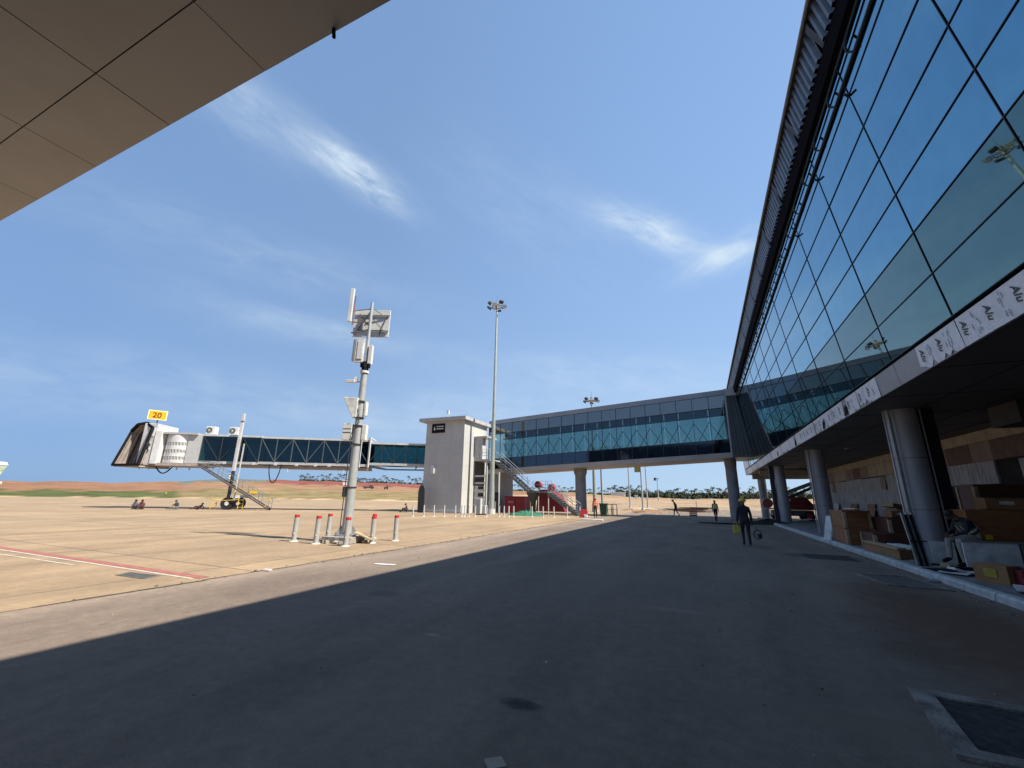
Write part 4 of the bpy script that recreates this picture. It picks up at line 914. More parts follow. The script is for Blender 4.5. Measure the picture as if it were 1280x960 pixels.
# ---------------------------------------------------------------- light masts
def light_mast(px, py, topy, label, y=None, rings=1, name='light_mast', tpx=None, group='floodlight masts'):
    b0 = gp(px, py); ztp = ay(tpx or px, topy, b0.y).z
    o = empty(name, (b0.x, b0.y, 0), label, 'light mast', group)
    c = MB(); c.cyl((b0.x, b0.y, 0), (b0.x, b0.y, ztp), .26, .10, 14); c.build('pole', mat('mast_steel', (.38, .42, .38), .5, .4, var=.08), o, smooth=True)
    c = MB(); c.cyl((b0.x, b0.y, 0), (b0.x, b0.y, .5), .42, .4, 14); c.build('base', light_paint, o)
    hd = MB(); R = .95
    for k in range(16): a = 2*pi*k/16; a2 = 2*pi*(k+1)/16; hd.beam((b0.x+R*.6*cos(a), b0.y+R*.6*sin(a), ztp), (b0.x+R*.6*cos(a2), b0.y+R*.6*sin(a2), ztp), .06)
    for k in range(4): a = k*pi/4; hd.beam((b0.x-R*cos(a), b0.y-R*sin(a), ztp), (b0.x+R*cos(a), b0.y+R*sin(a), ztp), .05)
    hd.cyl((b0.x, b0.y, ztp-.3), (b0.x, b0.y, ztp+.5), .2, .14, 10); hd.cyl((b0.x, b0.y, ztp+.5), (b0.x, b0.y, ztp+1.4), .02, n=5); hh_ = hd.build('head_ring', mat('ring_brown', (.22, .18, .16), .6, .3, var=.2), o)
    for k in range(8):
        a = k*pi/4+.2; c = Vector((b0.x+R*cos(a), b0.y+R*sin(a), ztp+(.18 if k % 2 else -.12))); ra = Vector((cos(a), sin(a), 0)); ta = Vector((-sin(a), cos(a), 0))
        nz_ = (ra*.6+Vector((0, 0, -.8))).normalized(); upv = ta.cross(nz_)
        f = MB(); f.obox(c, ta*.24, upv*.20, nz_*.09); fo = f.build('floodlight', dark_steel if k % 3 else galv, o)
    return o
light_mast(614, 642.5, 383, 'tall floodlight mast in front of the grey tower rising high above the bridge', tpx=622)
light_mast(744, 640, 501, 'floodlight mast whose lamp ring shows just above the bridge roof', tpx=741)
def pole(px, py, topx, topy, r, label, head=None):
    b0 = gp(px, py); zt_ = ay(topx, topy, b0.y).z; o = empty('lamp_post', (b0.x, b0.y, 0), label, 'pole', 'thin poles beyond the bridge')
    c = MB(); c.cyl((b0.x, b0.y, 0), (b0.x, b0.y, zt_), r, r*.7, 10); c.build('pole', pole_mat, o, smooth=True)
    c = MB(); c.cyl((b0.x, b0.y, 0), (b0.x, b0.y, .35), r*2, r*1.8, 10); c.build('base', light_paint, o)
    if head == 'board':
        c = MB(); c.box((b0.x-1.0, b0.y-.1, zt_-1.6), (b0.x-.1, b0.y, zt_-.5)); c.build('board', mat('olive_board', (.35, .30, .08), .7, var=.25, scale=3), o)
    if head == 'lamp':
        c = MB(); c.box((b0.x-1.2, b0.y-.3, zt_-.3), (b0.x+.9, b0.y+.3, zt_+.0)); c.box((b0.x-1.7, b0.y-.5, zt_-1.2), (b0.x-.6, b0.y+.3, zt_+.4)); c.build('lamp_head', dark_steel, o)
    return o
pole(753.5, 643, 751, 566, .13, 'grey pole beside the green bin, partly hidden behind the bridge')
pole(788, 635, 786, 560, .16, 'thin grey pole standing alone behind the bridge between the pier and the board pole')
pole(804, 638, 801, 578, .16, 'thin pole carrying a small olive board under the bridge', 'board')
pole(810, 636, 807, 560, .14, 'thin plain pole just right of the olive board pole')
pole(823.5, 629, 821, 598, .3, 'far short pole with a dark lamp head on top', 'lamp')

# ---------------------------------------------------------------- palms
def palm_meshes(seed):
    r_ = random.Random(seed); tk = MB(); h = r_.uniform(6.5, 9); lean = r_.uniform(-.6, .6)
    pts_ = [Vector((lean*(k/5)**2, 0, h*k/5)) for k in range(6)]
    for k in range(5): tk.cyl(pts_[k], pts_[k+1], .22-.02*k, .20-.02*k, 6)
    cr = MB(); c = pts_[-1]
    for k in range(17):
        a = r_.uniform(0, 2*pi); el = r_.uniform(-.3, 1.1); L = r_.uniform(2.2, 3.3); pr = c; w = .32
        dh = Vector((cos(a), sin(a), 0)); sd = Vector((-sin(a), cos(a), 0))
        seg = []
        for s in range(5):
            f = s/4; pnt = c+dh*L*f*cos(el*.5)+Vector((0, 0, L*(sin(el)*f-.75*f*f)))
            seg.append((pnt, w*(1-.75*f)+.03))
        for (pa, wa), (pb_, wb) in zip(seg, seg[1:]):
            for sg_ in (-1, 1): cr.quad(pa, pb_, pb_+sd*sg_*wb*1.3-Vector((0, 0, wb*.8)), pa+sd*sg_*wa*1.3-Vector((0, 0, wa*.8)))
    return tk, cr
protos = []
for sdn in range(4):
    tk, cr = palm_meshes(sdn); o = empty('palm_tree', (0, 0, 0), 'dark palm in the distant tree line along the horizon', 'palm tree', 'palms along the horizon')
    a = tk.build('trunk', bark, o, world=False); b = cr.build('crown', leaf, o, world=False); protos.append(o)
pr_ = random.Random(4); np_ = 0
def place_palm(px, r, s):
    global np_
    d = ray(px, 620); th = atan2(d.x, d.y); z = terr(r, th)-.5
    o = protos[np_] if np_ < 4 else copy_tree(protos[pr_.randrange(4)]); np_ += 1
    reg = 'left of the antenna mast' if px < 435 else 'between the antenna mast and the grey tower' if px < 560 else 'behind the red container and stair' if px < 722 else 'seen beneath the glazed bridge' if px < 905 else 'seen between the terminal columns'
    o['label'] = 'dark palm in the horizon tree line ' + reg
    o.location = (r*sin(th), r*cos(th), z); o.rotation_euler = (0, 0, pr_.uniform(0, 6.28)); o.scale = (s, s, s*pr_.uniform(.85, 1.15))
px = 372
while px < 530: place_palm(px, pr_.uniform(480, 530), pr_.uniform(.75, 1.05)); px += pr_.uniform(1.8, 4.2)
px = 626
while px < 1045: place_palm(px, pr_.uniform(430, 520), pr_.uniform(.85, 1.3) if px > 760 else pr_.uniform(.6, .9)); px += pr_.uniform(1.7, 4.0)
# scrub mass under and behind the palms
sc = MB(); sr = random.Random(8)
for px0, px1, hh0, dens in ((372, 600, 2.6, 420), (615, 770, 2.2, 330), (770, 1050, 6.0, 1200)):
    for k in range(dens):
        px = sr.uniform(px0, px1); r = sr.uniform(475, 540) if px < 770 else sr.uniform(440, 520); d = ray(px, 620); th = atan2(d.x, d.y); z = terr(r, th)
        hgt = hh0*sr.uniform(.35, 1.1); rad = sr.uniform(.8, 2.2); c0 = Vector((r*sin(th), r*cos(th), z))
        for q in range(7):
            a = sr.uniform(0, 6.28); el = sr.uniform(-.2, 1.2); dv = Vector((cos(a)*cos(el), sin(a)*cos(el), sin(el)))
            cp = c0+Vector((0, 0, hgt*.45))+Vector((dv.x*rad, dv.y*rad, dv.z*hgt*.55)); t1 = Vector((sr.uniform(-1, 1), sr.uniform(-1, 1), sr.uniform(-.6, 1))).normalized()*rad*.6; t2 = t1.cross(dv).normalized()*rad*.55
            sc.quad(cp-t1-t2, cp+t1-t2*.6, cp+t1*.8+t2, cp-t1*.7+t2)
so = sc.build('distant_scrub', mat('scrub', (.05, .07, .035), .9, var=.4, scale=.2), world=False); tag(so, 'dark band of low scrub growing between the distant palms', 'scrub', kind='stuff')

exec_marker = None
# ---------------------------------------------------------------- low far buildings
q = gp(0, 0, 1) if 0 else None
def far_block(px0, px1, r, ztop, m, label, nm='low_building', zb=0):
    d0, d1 = ray(px0, 618), ray(px1, 618); a = Vector((d0.x, d0.y, 0)).normalized()*r; b_ = Vector((d1.x, d1.y, 0)).normalized()*r
    z = terr(r, atan2(a.x, a.y)); o = empty(nm, (a.x, a.y, z), label, 'building'); w = (a.normalized())*8
    c = MB(); c.prism([a+Vector((0, 0, z-1)), b_+Vector((0, 0, z-1)), b_+Vector((0, 0, z+ztop)), a+Vector((0, 0, z+ztop))], w); c.build('wall', m, o)
    c = MB(); e = (b_-a).normalized()*.5; c.prism([a-e-w*.08+Vector((0, 0, z+ztop)), b_+e-w*.08+Vector((0, 0, z+ztop)), b_+e-w*.08+Vector((0, 0, z+ztop+.35)), a-e-w*.08+Vector((0, 0, z+ztop+.35))], w*1.16); c.build('roof', white_paint, o)
far_block(763, 782, 420, 2.6, white_paint, 'long low white building on the horizon seen under the bridge')
far_block(793, 797, 415, 2.0, white_paint, 'tiny white hut on the horizon right of the long white building')
far_block(281, 286, 420, 4.0, dirty_white, 'small pale hut on the hillside seen beneath the boarding bridge')
far_block(427, 432, 330, 3.0, dirty_white, 'small pale hut in the field right behind the antenna mast', zb=0)

# ---------------------------------------------------------------- people
def skin_person(name, J, bones, root, mats_of, label, cat='person', group=None, loc=(0, 0, 0), rz=0, sub=2, extra=None):
    """J: joint -> (x,y,z,r); bones: edges; mats_of(center)->slot"""
    idx = {k: i for i, k in enumerate(J)}
    me = bpy.data.meshes.new(name); me.from_pydata([Vector(J[k][:3]) for k in J], [(idx[a], idx[b]) for a, b in bones], []); me.update()
    tmp = bpy.data.objects.new('tmp', me); C.objects.link(tmp)
    sm_ = tmp.modifiers.new('skin', 'SKIN'); sm_.use_smooth_shade = True
    if not me.skin_vertices:
        pass
    sv = me.skin_vertices[0].data
    for k, i in idx.items(): r = J[k][3]; sv[i].radius = (r, J[k][4] if len(J[k]) > 4 else r); sv[i].use_root = (k == root)
    ss = tmp.modifiers.new('sub', 'SUBSURF'); ss.levels = sub; ss.render_levels = sub
    dg = bpy.context.evaluated_depsgraph_get(); dg.update()
    out = bpy.data.meshes.new_from_object(tmp.evaluated_get(dg)); bpy.data.objects.remove(tmp)
    return out
def person(J, outfit, label, loc, rz, group=None, hat=None, vest=None, sub=2, s=1.0, scale_z=1.0):
    """J gives joints in metres, facing -Y; outfit = (shirt, trousers)"""
    J = dict(J); bones = [('pelvis', 'belly'), ('belly', 'chest'), ('chest', 'neck'), ('neck', 'head0'), ('head0', 'head1')]
    for sd2 in ('L', 'R'):
        bones += [('chest', 'sh'+sd2), ('sh'+sd2, 'el'+sd2), ('el'+sd2, 'wr'+sd2), ('wr'+sd2, 'pa'+sd2), ('pelvis', 'hip'+sd2), ('hip'+sd2, 'kn'+sd2), ('kn'+sd2, 'an'+sd2), ('an'+sd2, 'toe'+sd2)]
        w = Vector(J['wr'+sd2][:3]); e = Vector(J['el'+sd2][:3]); d = (w-e).normalized(); sx2 = Vector((1, 0, 0)) if abs(d.x) < .8 else Vector((0, 0, 1)); side = d.cross(sx2).normalized(); nrm2 = side.cross(d)
        pa = w+d*.07; J['pa'+sd2] = (*pa, .030, .016)
        for fi, (off, ln) in enumerate(((-.030, .070), (-.010, .080), (.010, .075), (.030, .058))):
            a = pa+side*off*.6+d*.02; b_ = a+d*ln*.55+side*off*.25+nrm2*.006; c_ = b_+d*ln*.4+nrm2*.022
            for q, pt_, rr_ in ((0, a, .010), (1, b_, .009), (2, c_, .007)): J[f'f{sd2}{fi}{q}'] = (*pt_, rr_)
            bones += [('pa'+sd2, f'f{sd2}{fi}0'), (f'f{sd2}{fi}0', f'f{sd2}{fi}1'), (f'f{sd2}{fi}1', f'f{sd2}{fi}2')]
        a = w+d*.03+side*(-.032); b_ = a+d*.035-side*.022+nrm2*.012; J['t'+sd2+'0'] = (*a, .011); J['t'+sd2+'1'] = (*b_, .009); bones += [('wr'+sd2, 't'+sd2+'0'), ('t'+sd2+'0', 't'+sd2+'1')]
    J = {k: (v if len(v) != 3 else v) for k, v in J.items()}; FACE = J.pop('face', (0, -1, 0)); me = skin_person('body', J, bones, 'pelvis', None, label)
    shirt, trou = outfit
    me.materials.clear()
    for m in (skin, shirt, trou, blackm): me.materials.append(m)
    segs = []
    V = lambda k: Vector(J[k][:3])
    lst = [('pelvis', 'belly', 2), ('belly', 'chest', 1), ('chest', 'neck', 1), ('neck', 'head0', 0), ('head0', 'head1', 0)]
    for sd2 in ('L', 'R'): lst += [('chest', 'sh'+sd2, 1), ('sh'+sd2, 'el'+sd2, 1), ('el'+sd2, 'wr'+sd2, 1), ('wr'+sd2, 'pa'+sd2, 0), ('pa'+sd2, f'f{sd2}12', 0), ('pelvis', 'hip'+sd2, 2), ('hip'+sd2, 'kn'+sd2, 2), ('kn'+sd2, 'an'+sd2, 2), ('an'+sd2, 'toe'+sd2, 3)]
    P = [(V(a), V(b), m) for a, b, m in lst]
    for f in me.polygons:
        c = f.center; best = (9, 0)
        for a, b, m in P:
            ab = b-a; t = max(0, min(1, (c-a).dot(ab)/ab.length_squared)); dd_ = (c-a-ab*t).length
            if dd_ < best[0]: best = (dd_, m)
        f.material_index = best[1]; f.use_smooth = True
    root = empty('person', loc, label, 'person', group); root.rotation_euler = (0, 0, rz); root.scale = (s, s, s)
    o = bpy.data.objects.new('body', me); C.objects.link(o); o.parent = root
    h0, h1 = V('head0'), V('head1'); hc = (h0+h1)/2; hd = (h1-h0).normalized()
    fw = Vector(FACE).normalized(); fw = (fw-hd*fw.dot(hd)).normalized(); sdv = hd.cross(fw)
    ft = MB()
    ft.obox(hc+fw*.098-hd*.012, sdv*.012, fw*.018, hd*.02)
    for sg_ in (-1, 1): ft.obox(hc+sdv*sg_*.094-hd*.01, sdv*.010, fw*.018, hd*.03)
    ft.build('nose_and_ears', skin, root, world=False)
    ey = MB()
    for sg_ in (-1, 1): ey.obox(hc+fw*.090+sdv*sg_*.032+hd*.012, sdv*.011, fw*.006, hd*.005)
    ey.obox(hc+fw*.088-hd*.052, sdv*.022, fw*.004, hd*.004); ey.build('eyes_and_mouth', hair, root, world=False)
    R = Matrix((sdv, fw, hd)).transposed()
    def cap(r, m, nm, lift=.0, back=.012, brim=False, zs=1.0):
        b = MB(); b.dome((0, 0, 0), r, 14, 5, zs)
        if brim: b.cyl((0, .02, -.004), (0, .02, .008), r+.03, r+.03, 16)
        b.v = [tuple(R @ Vector(v) + hc - fw*back + hd*lift) for v in b.v]; b.build(nm, m, root, world=False, smooth=True)
    cap(.108, hair, 'hair', .018, .016)
    if hat: cap(.135, hat, 'helmet', .035, .0, True)
    if vest is not None:
        vm, vj = vest
        b = MB(); ring = []
        c0, c1 = V('belly')*.7+V('pelvis')*.3, V('chest'); ax_ = (c1-c0).normalized(); sdx = (V('shR')-V('shL')).normalized(); fwd_ = ax_.cross(sdx)
        n_ = 16
        for k, (f, rx, ry) in enumerate(((0, .175, .125), (.35, .185, .135), (.7, .20, .14), (1.0, .195, .13), (1.28, .13, .105))):
            cc_ = c0+(c1-c0)*f
            ring.append([cc_+sdx*rx*cos(2*pi*i/n_)+fwd_*ry*sin(2*pi*i/n_) for i in range(n_)])
        for a, b2 in zip(ring, ring[1:]):
            o2 = len(b.v); b.v += [tuple(v) for v in a+b2]
            for i in range(n_): b.f.append((o2+i, o2+(i+1) % n_, o2+n_+(i+1) % n_, o2+n_+i)); b.fm.append(0)
        vo = b.build('vest', vm, root, world=False, smooth=True)
        b = MB()
        for f, rx, ry in ((.25, .192, .142),):
            cc_ = c0+(c1-c0)*f; P0 = [cc_+sdx*rx*cos(2*pi*i/n_)+fwd_*ry*sin(2*pi*i/n_) for i in range(n_)]; P1 = [p_+ax_*.05 for p_ in P0]
            o2 = 0; b.v += [tuple(v) for v in P0+P1]
            for i in range(n_): b.f.append((i, (i+1) % n_, n_+(i+1) % n_, n_+i)); b.fm.append(0)
        for sg_ in (-1, 1):
            for fb_s in (-1, 1): b.beam(c0+sdx*sg_*.09+fwd_*fb_s*.137, c1+sdx*sg_*.085+fwd_*fb_s*.137, .04, .008)
        b.build('reflective_strip', mat('reflective', (.7, .72, .6), .35, .3, var=.05), vo, world=False)
    return root
STAND = dict(pelvis=(0, 0, .95, .15, .12), belly=(0, 0, 1.10, .15, .12), chest=(0, .0, 1.34, .17, .13), neck=(0, -.01, 1.50, .055), head0=(0, -.02, 1.57, .075, .085), head1=(0, -.02, 1.67, .075, .085),
    shL=(-.18, 0, 1.40, .058), shR=(.18, 0, 1.40, .058), elL=(-.225, .03, 1.12, .052), elR=(.225, .03, 1.12, .052), wrL=(-.235, -.03, .88, .036), wrR=(.235, -.03, .88, .036),
    hipL=(-.095, 0, .90, .105), hipR=(.095, 0, .90, .105), knL=(-.10, -.02, .50, .075), knR=(.10, -.02, .50, .075), anL=(-.10, .03, .09, .052), anR=(.10, .03, .09, .052), toeL=(-.11, -.13, .045, .038), toeR=(.11, -.13, .045, .038))
def pose(**k): d = dict(STAND); d.update(k); return d
WALK = pose(knL=(-.09, -.16, .52, .062), anL=(-.09, -.20, .10, .042), toeL=(-.09, -.36, .06, .038), knR=(.10, .06, .50, .062), anR=(.10, .30, .16, .042), toeR=(.11, .16, .05, .038), elR=(.23, .10, 1.13, .043), wrR=(.25, .02, .89, .03), elL=(-.23, -.02, 1.12, .043), wrL=(-.25, -.12, .90, .03))
CARRY = pose(elL=(-.225, .02, 1.13, .055), wrL=(-.24, -.02, .88, .038), elR=(.225, .03, 1.13, .055), wrR=(.26, -.06, .90, .038), knL=(-.09, -.03, .5, .062), knR=(.10, -.08, .51, .062), anR=(.10, -.06, .09, .042), toeR=(.11, -.22, .045, .038))
gz = .004
p1 = person(CARRY, (cloth_navy, cloth_dark), 'person in dark clothes and yellow helmet walking away on the road with a yellow bag', (1.42, 19.5, gz), pi, hat=yellow_paint, s=1.0)
# bag and tool held by the walking worker
q = Vector((1.42, 19.5, 0))
bg_ = empty('carrier_bag', (q.x-.33, q.y+.0, .3), 'small yellow bag hanging from the left hand of the helmeted walker', 'bag')
bgx = q.x-.33
c = MB(); c.prism([(bgx-.13, q.y-.06, .42), (bgx+.13, q.y-.06, .42), (bgx+.10, q.y-.05, .74), (bgx-.10, q.y-.05, .74)], (0, .12, 0)); c.build('bag_body', mat('yellow_bag', (.62, .5, .06), .6, var=.2, scale=9), bg_, bevel=.01)
c = MB(); c.tube([(bgx-.08, q.y, .74), (bgx-.03, q.y+.03, .84), (bgx+.03, q.y+.03, .84), (bgx+.08, q.y, .74)], .008, 5); c.build('handle', yellow_paint, bg_)
tl_ = empty('hand_tool', (q.x+.38, q.y, .3), 'dark coiled tool carried in the right hand of the helmeted walker', 'tool')
c = MB()
for k in range(14): a = 2*pi*k/14; a2 = 2*pi*(k+1)/14; c.cyl((q.x+.40+.13*cos(a), q.y+.05, .42+.17*sin(a)), (q.x+.40+.13*cos(a2), q.y+.05, .42+.17*sin(a2)), .018, n=6)
c.build('coil', blackm, tl_)
c = MB(); c.tube([(q.x+.33, q.y+.08, .85), (q.x+.36, q.y+.05, .7), (q.x+.40, q.y+.05, .59)], .012, 5); c.build('tool_handle', dark_steel, tl_); MB().rbox((q.x+.46, q.y+.04, .38), (.14, .1, .16), .3).build('tool_body', dark_steel, tl_)
person(WALK, (cloth_dark, cloth_navy), 'person in a lime vest walking in the shade near the bridge pier by the terminal', (.85, 40.3, gz), 0.2, vest=(hivis, 0), s=.98)
person(pose(**{k: WALK[k] for k in ('knL', 'anL', 'toeL', 'knR', 'anR', 'toeR')}, chest=(0, -.10, 1.32, .15, .1), neck=(0, -.17, 1.47, .055), head0=(0, -.22, 1.53, .075, .085), head1=(0, -.25, 1.62, .075, .085), shL=(-.18, -.1, 1.38, .058), shR=(.18, -.1, 1.38, .058)),
    (cloth_dark, cloth_navy), 'person with an orange helmet striding across the shadow edge beyond the bridge', (-2.67, 48.2, gz), radians(-70), hat=hivis_orange)
qq = gp(744.5, 647.3)
person(STAND, (hivis_orange, cloth_dark), 'worker in bright orange clothing standing beside the round bridge pier', (qq.x, qq.y, 0), .3, vest=(hivis_orange, 0), hat=bright_red, s=1.0)
SIT = pose(pelvis=(0, .0, .14, .145, .12), belly=(0, -.03, .30, .135, .11), chest=(0, -.10, .52, .155, .11), neck=(0, -.15, .67, .055), head0=(0, -.19, .73, .075, .085), head1=(0, -.23, .82, .075, .085), shL=(-.18, -.10, .58, .058), shR=(.18, -.10, .58, .058),
    elL=(-.24, -.26, .38, .043), elR=(.24, -.26, .38, .043), wrL=(-.10, -.42, .40, .03), wrR=(.10, -.42, .40, .03), hipL=(-.10, -.04, .12, .095), hipR=(.10, -.04, .12, .095), knL=(-.17, -.42, .42, .062), knR=(.17, -.42, .42, .062), anL=(-.13, -.62, .09, .042), anR=(.13, -.62, .09, .042), toeL=(-.13, -.78, .045, .038), toeR=(.13, -.78, .045, .038))
LEGS_OUT = dict(SIT); LEGS_OUT.update(knL=(-.12, -.50, .16, .062), knR=(.12, -.50, .16, .062), anL=(-.13, -.92, .07, .042), anR=(.13, -.92, .07, .042), toeL=(-.14, -.98, .18, .035), toeR=(.14, -.98, .18, .035))
RECL = dict(LEGS_OUT); RECL.update(belly=(0, .10, .22, .135, .11), chest=(0, .30, .34, .155, .11), neck=(0, .42, .44, .055), head0=(0, .45, .50, .075, .085), head1=(0, .48, .59, .075, .085), shL=(-.18, .30, .38, .058), shR=(.18, .30, .38, .058), elL=(-.25, .44, .20, .043), elR=(.25, .44, .20, .043), wrL=(-.28, .30, .05, .03), wrR=(.28, .30, .05, .03),
    knL=(-.12, -.36, .34, .062))
grp = 'people resting on the apron in the shadow of the boarding bridge'
for px, py, P_, out, rz, lab in ((168, 636.6, SIT, (cloth_grey, cloth_dark), radians(60), 'person in a grey top sitting hunched at the left end of the resting group'),
        (176, 636.8, SIT, (cloth_red, cloth_maroon), radians(60), 'person in a reddish top sitting beside the grey one under the boarding bridge cab'),
        (221, 637, LEGS_OUT, (cloth_dark, cloth_grey), radians(-65), 'person in dark clothes sitting alone with outstretched legs under the boarding bridge'),
        (247, 637, RECL, (cloth_maroon, cloth_maroon), radians(-80), 'person in maroon leaning back on their elbows left of the bridge wheels'),
        (509, 640.5, SIT, (cloth_maroon, cloth_dark), radians(-60), 'person crouching on the ground at the left foot of the grey tower')):
    q = gp(px, py); person(P_, out, lab, (q.x, q.y, 0), rz, grp if px < 300 else None)
q = gp(206, 621.5); person(STAND, (hivis, cloth_dark), 'tiny far person in a lime top standing at the grass edge', (q.x, q.y, 0), 0, s=1.0, sub=1)

# ---------------------------------------------------------------- things round the tower foot
b = empty('red_container', tuple(gp(643, 641.5)), 'low dark red box container behind the bollards right of the tower', 'container')
q = gp(643, 641.5); c = MB(); c.box((q.x-1.15, q.y, .12), (q.x+1.25, q.y+1.6, 1.75)); c.build('body', mat('container_red', (.28, .02, .03), .6, var=.2, scale=2), b, bevel=.02)
c = MB(); c.box((q.x-.75, q.y-.02, 1.05), (q.x-.1, q.y-.005, 1.3)); c.build('faded_plate', mat('faded_pink', (.45, .18, .18), .7, var=.2), b)
c = MB(); c.box((q.x-1.2, q.y-.03, 1.68), (q.x+1.3, q.y+1.62, 1.8))
for x in (-1.17, .05, 1.2): c.box((q.x+x, q.y-.04, .1), (q.x+x+.07, q.y, 1.7))
c.build('frame', dark_red, b)
q = gp(688, 639.5); b = empty('covered_stack', (q.x, q.y, 0), 'big sloping stack under dark red sheeting behind the lower stair flight', 'covered stack')
c = MB(); x, y = q.x, q.y
c.prism([(x-2.0, y, 0), (x+2.0, y, 0), (x+1.2, y, 1.7), (x-.2, y, 2.75), (x-1.7, y, 2.7)], (0, 2.2, 0)); c.build('sheeting', dark_red, b, bevel=.05)
c = MB()
for k in range(9): c.beam((x-1.9+k*.42, y-.02, .05), (x-1.6+k*.32, y-.02, 2.6-max(0, k-4)*.3), .03)
c.build('fold', mat('fold_red', (.10, .01, .015), .8, var=.3), b)
q = ay(690, 609, 44.0 if 0 else 43.6); b = empty('red_drum', (q.x, q.y, 0), 'bright red round drum held up on a pale post above the stair', 'drum')
c = MB(); c.cyl((q.x, q.y-.25, q.z), (q.x, q.y+.25, q.z), .36, .36, 18); c.build('drum', bright_red, b, smooth=True)
c = MB(); c.cyl((q.x, q.y-.27, q.z), (q.x, q.y-.25, q.z), .2, .2, 14); c.build('drum_face', red_paint, b)
c = MB(); c.cyl((q.x-.45, q.y+.1, 0), (q.x-.45, q.y+.1, q.z-.1), .06, n=8); c.beam((q.x-.45, q.y+.1, q.z-.15), (q.x, q.y+.1, q.z), .08); c.build('post', light_paint, b)
q = ay(673, 606, 48.9); b = empty('red_drum', (q.x, q.y, 0), 'faded red drum partly hidden behind the stair landing railing', 'drum')
c = MB(); c.cyl((q.x, q.y-.3, q.z), (q.x, q.y+.3, q.z), .42, .42, 18); c.build('drum', red_paint, b, smooth=True); c = MB(); c.cyl((q.x, q.y, 0), (q.x, q.y, q.z-.3), .06, n=8); c.build('post', light_paint, b)
# green net heap
def heap(name, cx, cy, rx, ry, h, m, label, cat, seed=1, kind=None, n=26, z=0.0):
    r_ = random.Random(seed); b = MB(); N = 14; V_ = []
    for j in range(7):
        f = j/6
        for i in range(n):
            a = 2*pi*i/n; rr_ = (1-f)*(1+r_.uniform(-.12, .12)); V_.append((cx+rx*rr_*cos(a), cy+ry*rr_*sin(a), z+h*(f**.7)*(r_.uniform(.75, 1.15) if 0 < j else 0)))
    b.add(V_, [(j*n+i, j*n+(i+1) % n, (j+1)*n+(i+1) % n, (j+1)*n+i) for j in range(6) for i in range(n)]); o = b.build(name, m); return tag(o, label, cat, kind=kind)
q = gp(658, 644.5); heap('net_heap', q.x, q.y, 1.9, .8, .5, green_net, 'crumpled green netting heaped on the ground behind the white bollards', 'netting', 3)
q = gp(755, 645.5); b = empty('waste_bin', (q.x, q.y, 0), 'dark green bin at the foot of the pole right of the bridge pier', 'bin')
c = MB(); c.prism([(q.x-.28, q.y-.3, .08), (q.x+.28, q.y-.3, .08), (q.x+.36, q.y-.3, 1.15), (q.x-.36, q.y-.3, 1.15)], (0, .6, 0)); c.build('body', mat('bin_green', (.02, .06, .03), .6, var=.2), b, bevel=.02)
c = MB(); c.box((q.x-.4, q.y-.34, 1.15), (q.x+.4, q.y+.34, 1.24)); c.build('lid', mat('bin_green2', (.03, .09, .045), .5, var=.2), b)
c = MB(); c.cyl((q.x-.3, q.y+.2, .09), (q.x-.2, q.y+.2, .09), .09, n=10); c.cyl((q.x+.2, q.y+.2, .09), (q.x+.3, q.y+.2, .09), .09, n=10); c.build('wheel', rubber, b)
q = gp(733, 647); b = empty('traffic_barrier', (q.x, q.y, 0), 'red and white plastic barrier at the foot of the round bridge pier', 'barrier')
c = MB(); c.prism([(q.x-.5, q.y-.25, 0), (q.x-.5, q.y+.25, 0), (q.x-.5, q.y+.10, .7), (q.x-.5, q.y-.10, .7)], (.6, 0, 0)); c.build('body', bright_red, b, bevel=.02)
c = MB(); c.prism([(q.x-.1, q.y-.262, .02), (q.x-.2, q.y+.262, .02), (q.x-.2, q.y+.21, .3), (q.x-.2, q.y-.21, .3)], (.28, 0, 0)); c.build('white_section', white_paint, b)
c = MB(); c.cyl((q.x+.9, q.y, 0), (q.x+.9, q.y, 1.0), .05, n=8); 
tag(MB().rbox((gp(741, 650.5).x, gp(741, 650.5).y, .05), (1.6, .7, .09), .1).build('white_slab', dirty_white), 'thin white slab lying on the ground in front of the orange worker', 'slab')
for px, lab in ((763, 'nearer of two low steel trestles right of the green bin'), (768, 'farther of two low steel trestles right of the green bin')):
    q = gp(px, 643.5); b = empty('trestle', (q.x, q.y, 0), lab, 'trestle', 'steel trestles by the bin'); c = MB()
    for x_ in (-.3, .3): c.tube([(q.x+x_, q.y-.3, 0), (q.x+x_, q.y, 1.1), (q.x+x_, q.y+.3, 0)], .03, 5)
    c.build('legs', rust_net, b); c = MB(); c.beam((q.x-.35, q.y, 1.1), (q.x+.35, q.y, 1.1), .06); c.beam((q.x-.33, q.y-.15, .55), (q.x+.33, q.y-.15, .55), .04); c.build('top_rail', rust_net, b)
